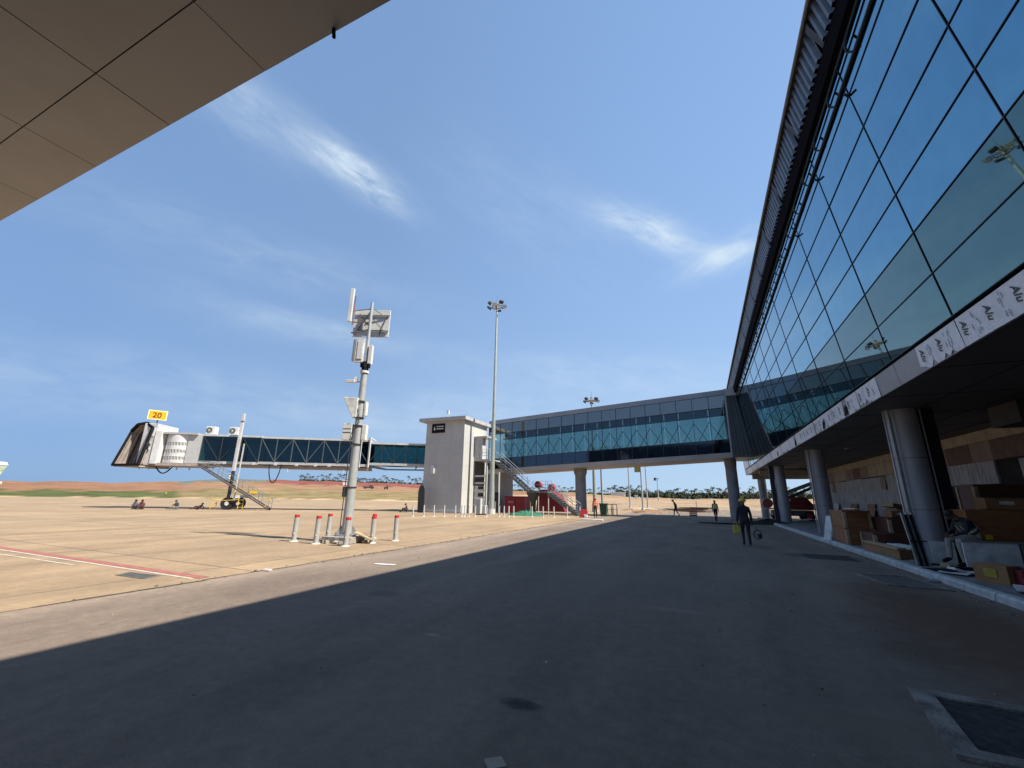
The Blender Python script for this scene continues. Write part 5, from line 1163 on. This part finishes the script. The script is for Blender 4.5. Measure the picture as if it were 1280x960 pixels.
# leaning tyre / dark cover by the tower left foot
q = gp(526, 640.8); b = empty('curved_cover', (q.x, q.y, 0), 'dark rounded cover leaning against the left corner of the grey tower', 'cover')
c = MB(); pts_ = [(q.x-.45, q.y, 0)]+[(q.x-.1+.42*cos(a), q.y, 1.9+.9*sin(a)) for a in (2.9, 2.3, 1.7, 1.1, .5)]+[(q.x+.35, q.y, 0)]
c.prism(pts_, (0, .08, 0)); c.build('panel', dark_steel, b)
for px, lab in ((598, 'grey electrical cabinet standing at the foot of the tower ladder'), (604, 'low grey junction box right of the tower ladder')):
    q = gp(px, 643.5); b = empty('electrical_cabinet', (q.x, q.y, 0), lab, 'cabinet'); hgt = 1.5 if px == 598 else .9
    c = MB(); c.box((q.x-.3, q.y-.2, .1), (q.x+.3, q.y+.2, hgt)); cab_ = c.build('body', light_paint, b, bevel=.02); c = MB(); c.box((q.x-.25, q.y-.215, .2), (q.x+.25, q.y-.2, hgt-.1)); c.build('door', grey_paint, b); c = MB(); c.box((q.x-.26, q.y-.16, 0), (q.x+.26, q.y+.16, .1)); c.build('foot', blackm, b)

# ---------------------------------------------------------------- far end: spoil, pallets, rods
rr2 = random.Random(21)
for k, (px, py, rx, ry, h, m, lab) in enumerate(((811, 641, 2.4, 1.5, .45, soil, 'brown earth heap left of the shadow edge beyond the bridge'), (800, 636.5, 3.0, 1.6, .4, mat('sand', (.42, .32, .2), .95, var=.2, scale=3), 'pale sand heap below the board pole'),
        (835, 640, 3.5, 1.5, .25, mat('dark_soil', (.22, .16, .11), .95, var=.3, scale=3), 'flat dark soil heap beside the striding person'), (787, 638, 1.4, .9, .3, soil, 'small earth heap at the foot of the lone grey pole'))):
    q = gp(px, py); heap('earth_heap', q.x, q.y, rx, ry, h, m, lab, 'earth heap', k+5)
for k, (px, py, lab) in enumerate(((859, 640.5, 'dark low stack of steel rods left of the lime vest walker'), (871, 637.5, 'stack of steel rods and one upright stake right behind the striding person'), (867, 645, 'small crate on the sunlit asphalt between the two walkers'))):
    q = gp(px, py); b = empty('rod_stack' if k < 2 else 'crate', (q.x, q.y, 0), lab, 'rod stack' if k < 2 else 'crate')
    if k < 2:
        c = MB()
        for j in range(14): x_ = rr2.uniform(-1.6, 1.6); c.beam((q.x+x_-2.2, q.y+rr2.uniform(-1.2, 1.2), .06+.03*j), (q.x+x_+2.2, q.y+rr2.uniform(-1.2, 1.2), .06+.03*j), .07)
        c.build('rods', rust_net, b)
        c = MB(); c.box((q.x-1.5, q.y-1, 0.004), (q.x-1.3, q.y+1, .06)); c.box((q.x+1.3, q.y-1, .004), (q.x+1.5, q.y+1, .06)); c.build('bearer', timber, b)
        if k == 1: MB().cyl((q.x, q.y, 0), (q.x, q.y, 1.6), .05, n=6).build('stake', dark_steel, b)
    else:
        c = MB()
        for j in range(3): c.box((q.x-.4, q.y-.3, .03+j*.16), (q.x+.4, q.y-.27, .14+j*.16)); c.box((q.x-.4, q.y+.27, .03+j*.16), (q.x+.4, q.y+.3, .14+j*.16))
        c.box((q.x-.4, q.y-.3, .01), (q.x+.4, q.y+.3, .04)); c.build('slats', rust_net, b)
q = gp(570, 0) if 0 else None
for px, py, lab in ((460, 617, 'dark low vehicle shape parked far out in the field behind the mast'), (482, 618, 'smaller dark machine standing far out in the field left of the tower')):
    d = ray(px, py); th = atan2(d.x, d.y); r = 255; z = terr(r, th); c0 = Vector((r*sin(th), r*cos(th), z)); sdx = Vector((cos(th), -sin(th), 0)); fwx = Vector((sin(th), cos(th), 0)); L = 2.9 if px == 460 else 1.1
    b = empty('field_vehicle', tuple(c0), lab, 'vehicle'); c = MB(); c.obox(c0+Vector((0, 0, .9)), sdx*L, fwx*1.2, (0, 0, .4)); c.obox(c0+Vector((0, 0, 1.6))+sdx*L*.4, sdx*L*.35, fwx*1.1, (0, 0, .45)); c.build('body', dark_steel, b, bevel=.1)
    for s in (-.65, .65): w = MB(); w.cyl(c0+sdx*L*s+fwx*-1.25+Vector((0, 0, .5)), c0+sdx*L*s+fwx*1.25+Vector((0, 0, .5)), .5, n=12); w.build('wheels', rubber, b)
# white markers in the grass
for px, py in ((378, 620), (388, 622)):
    q = gp(px, py); b = MB(); b.rbox((q.x, q.y, .45), (1.2, .5, .9), .3, .1); tag(b.build('marker_block', dirty_white), 'small white block at the grass edge, %s of two behind the mast' % ('left' if px == 378 else 'right'), 'block')

# ---------------------------------------------------------------- boom lift under the far end of the terminal
LX, LY = 7.4, 47.5
b = empty('boom_lift', (LX, LY, 0), 'red boom lift with raised folding arm parked beneath the far end of the terminal', 'boom lift')
c = MB(); c.box((LX-1.6, LY-.8, .45), (LX+1.6, LY+.8, .95)); c.build('chassis', mat('lift_grey', (.10, .09, .10), .6, var=.2), b, bevel=.03)
for sx3 in (-1.15, 1.15):
    for sy3 in (-1, 1):
        w = MB(); w.cyl((LX+sx3, LY+sy3*.75, .45), (LX+sx3, LY+sy3*1.08, .45), .45, n=20); w_ = w.build('wheel', rubber, b, smooth=True); w = MB(); w.cyl((LX+sx3, LY+sy3*1.08, .45), (LX+sx3, LY+sy3*1.1, .45), .22, n=12); w.build('rim', bright_red, w_)
c = MB(); c.box((LX-.7, LY-.85, .98), (LX+1.9, LY+.85, 1.55)); c.prism([(LX-.3, LY-.8, 1.55), (LX+1.6, LY-.8, 1.55), (LX+1.2, LY-.8, 2.1), (LX+.2, LY-.8, 2.1)], (0, 1.6, 0)); c.build('turret', mat('lift_red', (.20, .02, .02), .5, var=.2), b, bevel=.05)
c = MB(); c.cyl((LX-1.9, LY-.8, 1.55), (LX-1.9, LY+.8, 1.55), .42, n=20); c.build('counterweight', mat('lift_rust', (.30, .07, .05), .6, var=.15), b, smooth=True)
c = MB(); c.beam((LX-2.3, LY, 1.05), (LX-.6, LY, 1.1), .5, .12); c.build('tail_bracket', dirty_white, b)
arm = mat('arm_grey', (.24, .25, .25), .5, .2, var=.15)
c = MB(); c.beam((LX-.6, LY-.1, 2.35), (LX+2.5, LY-.1, 3.6), .28, .32); c.build('upper_arm', arm, b)
c = MB(); c.beam((LX-.6, LY-.1, 1.8), (LX+1.7, LY-.1, 2.9), .22, .24); c.beam((LX+1.7, LY-.1, 2.9), (LX+2.4, LY-.1, 3.5), .2, .25); c.build('lower_arm', dark_steel, b)
c = MB(); c.beam((LX-.7, LY-.1, 1.5), (LX-.6, LY-.1, 2.5), .3, .3); c.build('arm_mount', dark_steel, b)
c = MB(); c.tube([(LX+1.6, LY-.87, 1.0), (LX+1.95, LY-.87, 1.5), (LX+1.7, LY-.87, 2.1)], .07, 8); c.build('guard_bar', white_paint, b)
q = gp(962, 655.5); heap('rubble_heap', q.x, q.y, 1.6, 1.0, .4, void, 'dark rubbish heap on the ground between the two far columns', 'rubble', 31)
q = gp(1003, 654); b = MB(); b.rbox((q.x, q.y, .25), (1.5, .9, .03), .3, -.12); b.rbox((q.x+.2, q.y+.1, .14), (1.2, .7, .03), .1, .1); tag(b.build('sheet_pile', dirty_white), 'crumpled pale sheets on the ground behind the crate stacks and column', 'sheets')
q = gp(990, 668); 
for px, py, lab in ((957, 653, 'dark wire coil on the pavement beside the far slim column'), (905, 655, 'blue grey hose lying in the shade left of the helmeted walker')):
    q = gp(px, py); c = MB()
    pts_ = [(q.x+.9*cos(a)*(.6+.04*a)*(1 if px > 920 else 2), q.y+.5*sin(a)*(.6+.04*a), .03+.002*a) for a in [i*.5 for i in range(26)]]
    c.tube(pts_, .025, 5); tag(c.build('wire_coil' if px > 920 else 'hose', blackm), lab, 'coil' if px > 920 else 'hose')

# ---------------------------------------------------------------- stored building material along the kerb
PZ = .12
def crate(x0, x1, y0, y1, z0, z1, m, label, strip=timber, battens=True, name='crate', cat='crate', group='crates stored under the terminal'):
    o = empty(name, ((x0+x1)/2, (y0+y1)/2, z0), label, cat, group)
    MB().box((x0, y0, z0), (x1, y1, z1)).build('box', m, o, bevel=.012)
    if battens:
        for x in (x0-.012, x1-.07): MB().box((x, y0-.02, z0+.005), (x+.085, y0-.001, z1-.005)).build('edge_batten', strip, o)
        for y in (y0, y1-.09): MB().box((x0-.024, y, z0+.005), (x0-.001, y+.09, z1-.005)).build('edge_batten', strip, o)
        c = MB(); c.box((x0-.02, y0-.022, z1-.06), (x1+.01, y0-.002, z1-.0)); c.box((x0-.026, y0, z1-.06), (x0-.002, y1, z1)); c.build('top_batten', m, o)
    return o
crate(4.92, 5.75, 20.7, 22.6, PZ, .74, plywood, 'brown plywood crate on the pavement, bottom one of the stack nearest the kerb')
crate(4.92, 5.75, 20.7, 22.6, .745, 1.38, plywood, 'brown plywood crate with pale edge strips, topmost of the kerb side stack')
crate(5.25, 6.7, 18.9, 20.3, PZ, .68, dark_ply, 'dark red brown crate, bottom of the stack right of the kerb side stack')
crate(5.85, 6.75, 19.3, 20.9, .685, 1.18, dark_ply, 'dark red brown crate, top of the second stack with a white board above it')
crate(6.75, 8.3, 18.2, 19.8, PZ, .86, plywood, 'wide brown crate behind the long cardboard pack, white profiles stacked on it')
crate(8.9, 9.9, 21, 23, PZ, 1.5, dark_ply, 'tall dark crate standing against the rear wall')
crate(7.6, 8.7, 20.4, 21.6, PZ, 1.9, dark_ply, 'dark open crate behind the white profiles, half in shadow')
tag(MB().rbox((5.9, 20.6, 1.44), (1.7, .8, .03), .2, .02).build('white_board', dirty_white), 'thin white board laid over the tops of the first two crate stacks', 'board')
tag(MB().rbox((4.86, 22.9, .62), (.07, .5, 1.0), .3, .25).build('leaning_board', dirty_white), 'short white board leaning against the kerb side crate stack', 'board')
heap('sack_heap', 5.1, 23.2, .36, .45, .85, mat('sack', (.22, .25, .22), .9, var=.2, scale=6), 'grey green sack slumped at the corner of the kerb side crate stack', 'sack', 44, z=PZ)
b = empty('profile_stack', (7.2, 18.8, .86), 'white plastic profiles stacked unevenly on the wide brown crate', 'profiles')
for k in range(6):
    c = MB(); c.rbox((7.1+rr2.uniform(-.1, .1)+k*.05, 18.7+rr2.uniform(-.2, .2), .90+k*.07), (1.1, .28, .05), .12+rr2.uniform(-.06, .06)); c.build('profile', white_paint, b)
b = empty('timber_stack', (7.9, 19.2, .86), 'rough timber offcuts piled behind the white profiles', 'timber')
for k in range(9):
    c = MB(); c.rbox((7.75+rr2.uniform(-.1, .1), 19.4+rr2.uniform(-.2, .2), .92+k*.085), (.9, .22, .07), rr2.uniform(-.4, .4)); c.build('plank', timber, b)
b = empty('cardboard_offcuts', (8.0, 22.5, PZ), 'brown cardboard offcuts heaped against the marble wall', 'cardboard')
for k in range(10):
    c = MB(); c.rbox((7.6+rr2.uniform(-.5, .5), 22.6+rr2.uniform(-.5, .5), PZ+.1+k*.17), (.8, .5, .15), rr2.uniform(-1, 1), rr2.uniform(-.2, .2)); c.build('offcut', cardboard if k % 2 else timber, b)
# long cardboard pack
b = empty('cardboard_pack', (5.4, 17.6, PZ), 'long flat cardboard pack lying beside the kerb in front of the crates', 'cardboard box')
c = MB(); c.prism([(5.0, 16.2, PZ), (6.0, 16.9, PZ), (5.75, 18.7, PZ), (4.92, 18.9, PZ)], (0, 0, .26)); c.build('box', cardboard, b, bevel=.01)
c = MB(); c.prism([(4.96, 16.2, PZ+.265), (5.2, 16.3, PZ+.265), (5.1, 18.8, PZ+.265), (4.88, 18.85, PZ+.265)], (0, 0, .05)); c.build('flap', timber, b)
tag(MB().rbox((5.45, 17.1, .42), (.35, 1.3, .07), .1).build('foam_strip', dirty_white), 'white foam strip lying on the long cardboard pack', 'foam')
# bundle of profiles standing at the near column
b = empty('profile_bundle', (5.1, 15.0, PZ), 'bundle of dark and bright metal profiles standing upright against the near column', 'profile bundle', None)
for k in range(5):
    c = MB(); dx = k*.055; dy = -(k % 2)*.04
    c.beam(Vector((4.96+dx, 14.95+dy, PZ)), Vector((4.93+dx, 15.25+dy, 1.42-(k % 2)*.04)), .05, .05); c.build('profile', galv if k % 2 == 0 else blackm, b)
c = MB(); c.beam((4.92, 15.03, .72), (5.24, 15.0, .72), .07, .03); c.build('tie', blackm, b)
crate(6.0, 7.3, 14.75, 15.4, PZ, .74, dark_ply, 'dark crate used as a seat by the worker in the striped vest', battens=False)
SEAT = pose(pelvis=(0, .12, .76, .15, .13), belly=(0, .07, .90, .15, .125), chest=(0, -.10, 1.10, .17, .13), neck=(0, -.20, 1.21, .06), head0=(0, -.27, 1.25, .08, .09), head1=(0, -.35, 1.31, .08, .09), face=(0, -.6, -.8),
    shL=(-.19, -.10, 1.14, .068), shR=(.19, -.10, 1.14, .068), elL=(-.27, -.18, .90, .055), elR=(.27, -.20, .90, .055), wrL=(-.12, -.40, .80, .038), wrR=(.10, -.40, .80, .038),
    hipL=(-.10, .06, .73, .115), hipR=(.10, .06, .73, .115), knL=(-.14, -.40, .70, .08), knR=(.15, -.36, .68, .08), anL=(-.13, -.44, .22, .055), anR=(.12, -.30, .14, .055), toeL=(-.14, -.62, .14, .05), toeR=(.13, -.48, .06, .05))
tag(MB().rbox((5.62, 14.95, PZ+.055), (.3, .4, .09), .1).build('foot_block', timber), 'small timber block under the foot of the seated worker', 'block')
sp = person(SEAT, (cloth_navy, cloth_khaki), 'worker in striped vest and pale trousers sitting bent forward beside the near column', (6.10, 14.95, PZ), radians(-80), vest=(mat('vest_dark', (.08, .10, .06), .8, var=.3, scale=12), 0))
b = empty('plasterboard_sheet', (6.1, 14.3, PZ), 'large white panel with a metal top edge standing on its side below the seated worker', 'panel')
c = MB(); c.obox((6.12, 14.25, PZ+.40), Vector((.50, .02, 0)), Vector((.004, .03, .006)), (0, 0, .28)); c.build('board', dirty_white, b)
c = MB(); c.obox((6.62, 14.26, PZ+.70), Vector((1.02, .04, 0)), Vector((.004, .05, 0)), (0, 0, .014)); c.build('edge_strip', galv, b)
c = MB(); c.obox((6.4, 14.1, PZ+.08), Vector((1.2, .03, 0)), Vector((.0, .05, 0)), (0, 0, .035)); c.build('foot_rail', blackm, b)
tag(MB().obox((7.2, 14.28, PZ+.37), Vector((.54, .02, 0)), Vector((.0, .03, .0)), (0, 0, .31)).build('grey_panel', mat('gpanel', (.16, .15, .15), .7, var=.15)), 'dark grey panel standing right of the large white panel at the edge of view', 'panel')
o_ = crate(6.35, 8.5, 15.5, 16.3, .72, 1.54, plywood, 'large brown board box with a small yellow sticker behind the white panel', battens=False)
MB().box((6.62, 15.49, .80), (6.76, 15.497, .92)).build('sticker', yellow_paint, o_)
crate(6.35, 8.5, 15.5, 16.3, PZ, .715, dark_ply, 'dark crate beneath the large brown board box', battens=False)
crate(7.3, 9.3, 17.0, 18.0, PZ, 2.25, dark_ply, 'very tall dark red crate behind the large brown board box')
o_ = empty('cardboard_box', (5.3, 12.6, PZ), 'open cardboard box with yellow printed patch next to the kerb at the right', 'cardboard box')
c = MB(); c.prism([(5.12, 12.75, PZ), (5.42, 12.25, PZ), (5.75, 12.5, PZ), (5.45, 13.0, PZ)], (0, 0, .36)); c.build('box', cardboard, o_, bevel=.008)
c = MB(); c.obox((5.265, 12.49, PZ+.2), Vector((.055, -.092, 0)), Vector((.006, .004, 0)), (0, 0, .08)); c.build('yellow_patch', mat('dull_yellow', (.40, .30, .03), .7, var=.2), o_)
crate(5.55, 7.0, 12.1, 12.9, PZ, .42, dark_red, 'low dark red box at the lower right beside the open cardboard box', battens=False)
for k, (x, y, s, rz, m, lab) in enumerate(((5.3, 14.0, (.9, .7, .02), .4, blackm, 'black flattened sheet on the pavement by the feet of the seated worker'), (5.15, 13.6, (.4, .5, .02), .9, dirty_white, 'crumpled white foam scrap in front of the seated worker'),
        (5.4, 15.6, (.5, .6, .02), .2, slab_mat, 'flat grey board at the foot of the leaning profiles'), (5.3, 11.7, (.9, .14, .03), 1.2, dirty_white, 'white strip of foam beside the dark red box'), (5.75, 13.6, (.8, .35, .02), -.1, dirty_white, 'white flat sheet lying under the foot rail of the white panel'))):
    c = MB(); c.rbox((x, y, PZ+.03+k*.006), s, rz, .02); 
    if k == 1: c.rbox((x+.1, y+.1, PZ+.08), (.3, .25, .05), .2, .3)
    tag(c.build('scrap', m), lab, 'scrap')
tag(MB().rbox((5.9, 16.0, .4), (.5, .03, .55), -.1).build('white_sheet', dirty_white), 'low white board behind the leaning profiles at the near column', 'board')
tag(MB().obox((4.45, 13.0, .02), Vector((.16, .05, .02)), Vector((-.03, .1, .0)), (0, 0, .012)).build('foil_scrap', galv), 'shiny foil scrap lying against the road side of the kerb', 'scrap')
for k, (x, y, z, sx_c, sy_c, sz_c, rz, m, lab) in enumerate((
    (7.0, 22.4, PZ, .8, .6, .5, .3, cardboard, 'dented brown carton on the floor behind the kerb side crate stack'), (7.1, 22.5, .63, .6, .5, .4, -.2, cardboard, 'smaller carton standing on the dented carton behind the crate stack'),
    (8.1, 17.3, .12, .7, .5, .45, .5, cardboard, 'brown carton on the floor left of the very tall dark crate'), (6.25, 19.9, 1.19, .5, .4, .22, .3, cardboard, 'flat carton on top of the second crate stack'),
    (8.3, 24.6, PZ, 1.1, .8, .9, .1, dark_ply, 'dark carton near the rear wall beyond the cardboard offcuts'), (6.9, 25.6, PZ, .9, .7, .6, -.3, cardboard, 'pale worn carton on the floor before the second column'),
    (7.3, 16.0, 1.55, .9, .45, .3, .15, cardboard, 'carton lying on top of the large brown board box'), (9.3, 19.2, PZ, .9, .9, 1.4, .0, cardboard, 'tall carton against the rear wall behind the timber offcuts'))):
    o = empty('carton', (x, y, z), lab, 'carton', 'cartons stored under the terminal'); MB().rbox((x, y, z+sz_c/2+.002), (sx_c, sy_c, sz_c), rz, .01).build('box', m, o, bevel=.012)
    MB().rbox((x, y, z+sz_c+.005), (.06, sy_c*1.004, .003), rz, .01).build('tape', timber, o)
    R_ = Matrix.Rotation(rz, 3, 'Z'); q = R_ @ Vector((0, -sy_c/2-.003, 0)); MB().rbox((x+q.x, y+q.y, z+sz_c*.6), (sx_c*.35, .003, sz_c*.3), rz).build('paper_label', dirty_white, o)
b = empty('plastic_sheeting', (6.0, 17.6, PZ), 'crumpled translucent grey sheeting bunched behind the long cardboard pack', 'sheeting')
gr_ = random.Random(12); c = MB(); N_ = 12; P_ = [[Vector((5.95+.9*i/N_, 17.0+1.3*j/N_, PZ+.02+gr_.uniform(0, .22)*sin(pi*i/N_)*sin(pi*j/N_)*1.6)) for i in range(N_+1)] for j in range(N_+1)]
for j in range(N_):
    for i in range(N_): c.quad(P_[j][i], P_[j][i+1], P_[j+1][i+1], P_[j+1][i])
c.build('sheet', mat('sheeting', (.30, .31, .32), .35, var=.2), b)
for k in range(5):
    q = [(8.7, 28), (9.2, 31.5), (8.9, 35), (9.4, 38.5), (8.8, 43)][k]; lab = ['nearest', 'second', 'third', 'fourth', 'farthest'][k] + ' of the flat boards leaning on the marble wall beyond the second column'
    o = empty('leaning_board', (q[0]+.5, q[1], PZ), lab, 'board', 'boards leaning on the marble wall'); MB().obox((9.75, q[1], PZ+.75), (0, .7, 0), (.16, 0, .75), (.015, 0, -.003)).build('board', [cream_board, dirty_white, plywood, cardboard, dirty_white][k], o)
hs_ = empty('stair_rack', (9.0, 9.5, PZ), 'dark rack with pale shelf at the far right under the terminal', 'rack')
c = MB()
for x in (8.2, 9.6):
    for y in (9.2, 10.6): c.box((x, y, PZ), (x+.08, y+.08, 3.2))
c.build('posts', blackm, hs_)
for z in (1.2, 2.2): MB().box((8.15, 9.15, z), (9.75, 10.75, z+.05)).build('shelf', slab_mat, hs_)

# ---------------------------------------------------------------- road covers and small litter
def frame_cover(name, P, w, label, inner, outer, th=.03):
    cen = sum((Vector((*p, 0)) for p in P), Vector())/4; o = empty(name, (cen.x, cen.y, 0), label, 'drain cover')
    b = MB(); n_ = len(P)
    Q = [Vector((*p, 0)) + (cen-Vector((*p, 0))).normalized()*w*1.4 for p in P]
    for i in range(n_):
        a, b2, c2, d2 = Vector((*P[i], 0)), Vector((*P[(i+1) % n_], 0)), Q[(i+1) % n_], Q[i]
        b.prism([a+Vector((0, 0, .005)), b2+Vector((0, 0, .005)), c2+Vector((0, 0, .005)), d2+Vector((0, 0, .005))], (0, 0, th))
    b.build('frame', outer, o)
    b = MB(); b.prism([q_+Vector((0, 0, .006)) for q_ in Q], (0, 0, th*.35)); g_ = b.build('grate', inner, o)
    return o
conc = mat('cover_concrete', (.23, .205, .18), .9, var=.35, scale=4, bump=.9, detail=9)
grate_m = mat('grate', (.035, .035, .037), .8, var=.5, scale=14, bump=.9)
frame_cover('drain_cover', [(1.56, 5.55), (1.40, 4.30), (2.75, 4.22), (2.95, 5.42)], .15, 'square concrete framed drain cover with dark grate at the lower right', grate_m, conc)
frame_cover('drain_cover', [(3.15, 13.4), (3.35, 11.9), (4.35, 11.75), (4.25, 13.5)], .10, 'pale square outline of a drain frame on the road just before the kerb', mat('road_infill', (.12, .10, .09), .9, var=.2, scale=5), conc)
frame_cover('drain_cover', [(2.7, 17.5), (2.75, 16.3), (4.1, 16.2), (4.1, 17.5)], .06, 'dark metal drain cover flush in the road near the crates', grate_m, mat('worn_metal', (.10, .10, .10), .6, .4, var=.4, scale=8), .012)
frame_cover('drain_cover', [(-11.15, 5.45), (-11.0, 5.15), (-10.05, 5.2), (-10.2, 5.55)], .03, 'rectangular dark drain grate set in the apron by the red line', mat('apron_grate', (.09, .09, .085), .7, .2, var=.3, scale=12), mat('apron_frame', (.2, .18, .15), .8, var=.2), .006)
b = MB(); q = gp(619, 958); b.rbox((q.x, q.y, .014), (.115, .11, .016), .75, .03); tag(b.build('tile_offcut', mat('tile', (.30, .25, .19), .7, var=.08)), 'small beige tile piece on the asphalt at the bottom of the view', 'tile piece')
lt = random.Random(17); LB = MB()
for k in range(420):
    x = lt.uniform(-8.5, 4.4); y = lt.uniform(2.2, 26)**1.0; s = lt.uniform(.004, .014); LB.rbox((x, y, .004+s*.5), (s*2, s*1.6, s), lt.uniform(0, 3))
for k in range(200):
    x = -9+lt.gauss(0, .10); y = lt.uniform(1, 40); s = lt.uniform(.006, .022); LB.rbox((x, y, .006+s*.5), (s*2, s*1.6, s), lt.uniform(0, 3))
for k in range(260):
    x = 4.5+lt.uniform(-.35, .1); y = lt.uniform(6, 34); s = lt.uniform(.006, .022); LB.rbox((x, y, .006+s*.5), (s*2, s*1.6, s), lt.uniform(0, 3))
tag(LB.build('grit', mat('grit', (.28, .24, .2), .9, var=.4, scale=9), world=False), 'loose grit and stone chips scattered over the road and kerb line', 'grit', kind='stuff')
for px, py, sz, m, lab in ((334, 714, (.16, .1, .03), dirty_white, 'white paper scrap on the joint between apron and asphalt'), (481, 706, (.55, .14, .004), dirty_white, 'faint white scrap on the sunlit asphalt'), (683, 830, (.02, .015, .01), white_paint, 'tiny white chip on the shaded asphalt')):
    q = gp(px, py); c = MB(); c.rbox((q.x, q.y, .012+sz[2]/2), sz, .2, .0); tag(c.build('paper_scrap', m), lab, 'scrap')
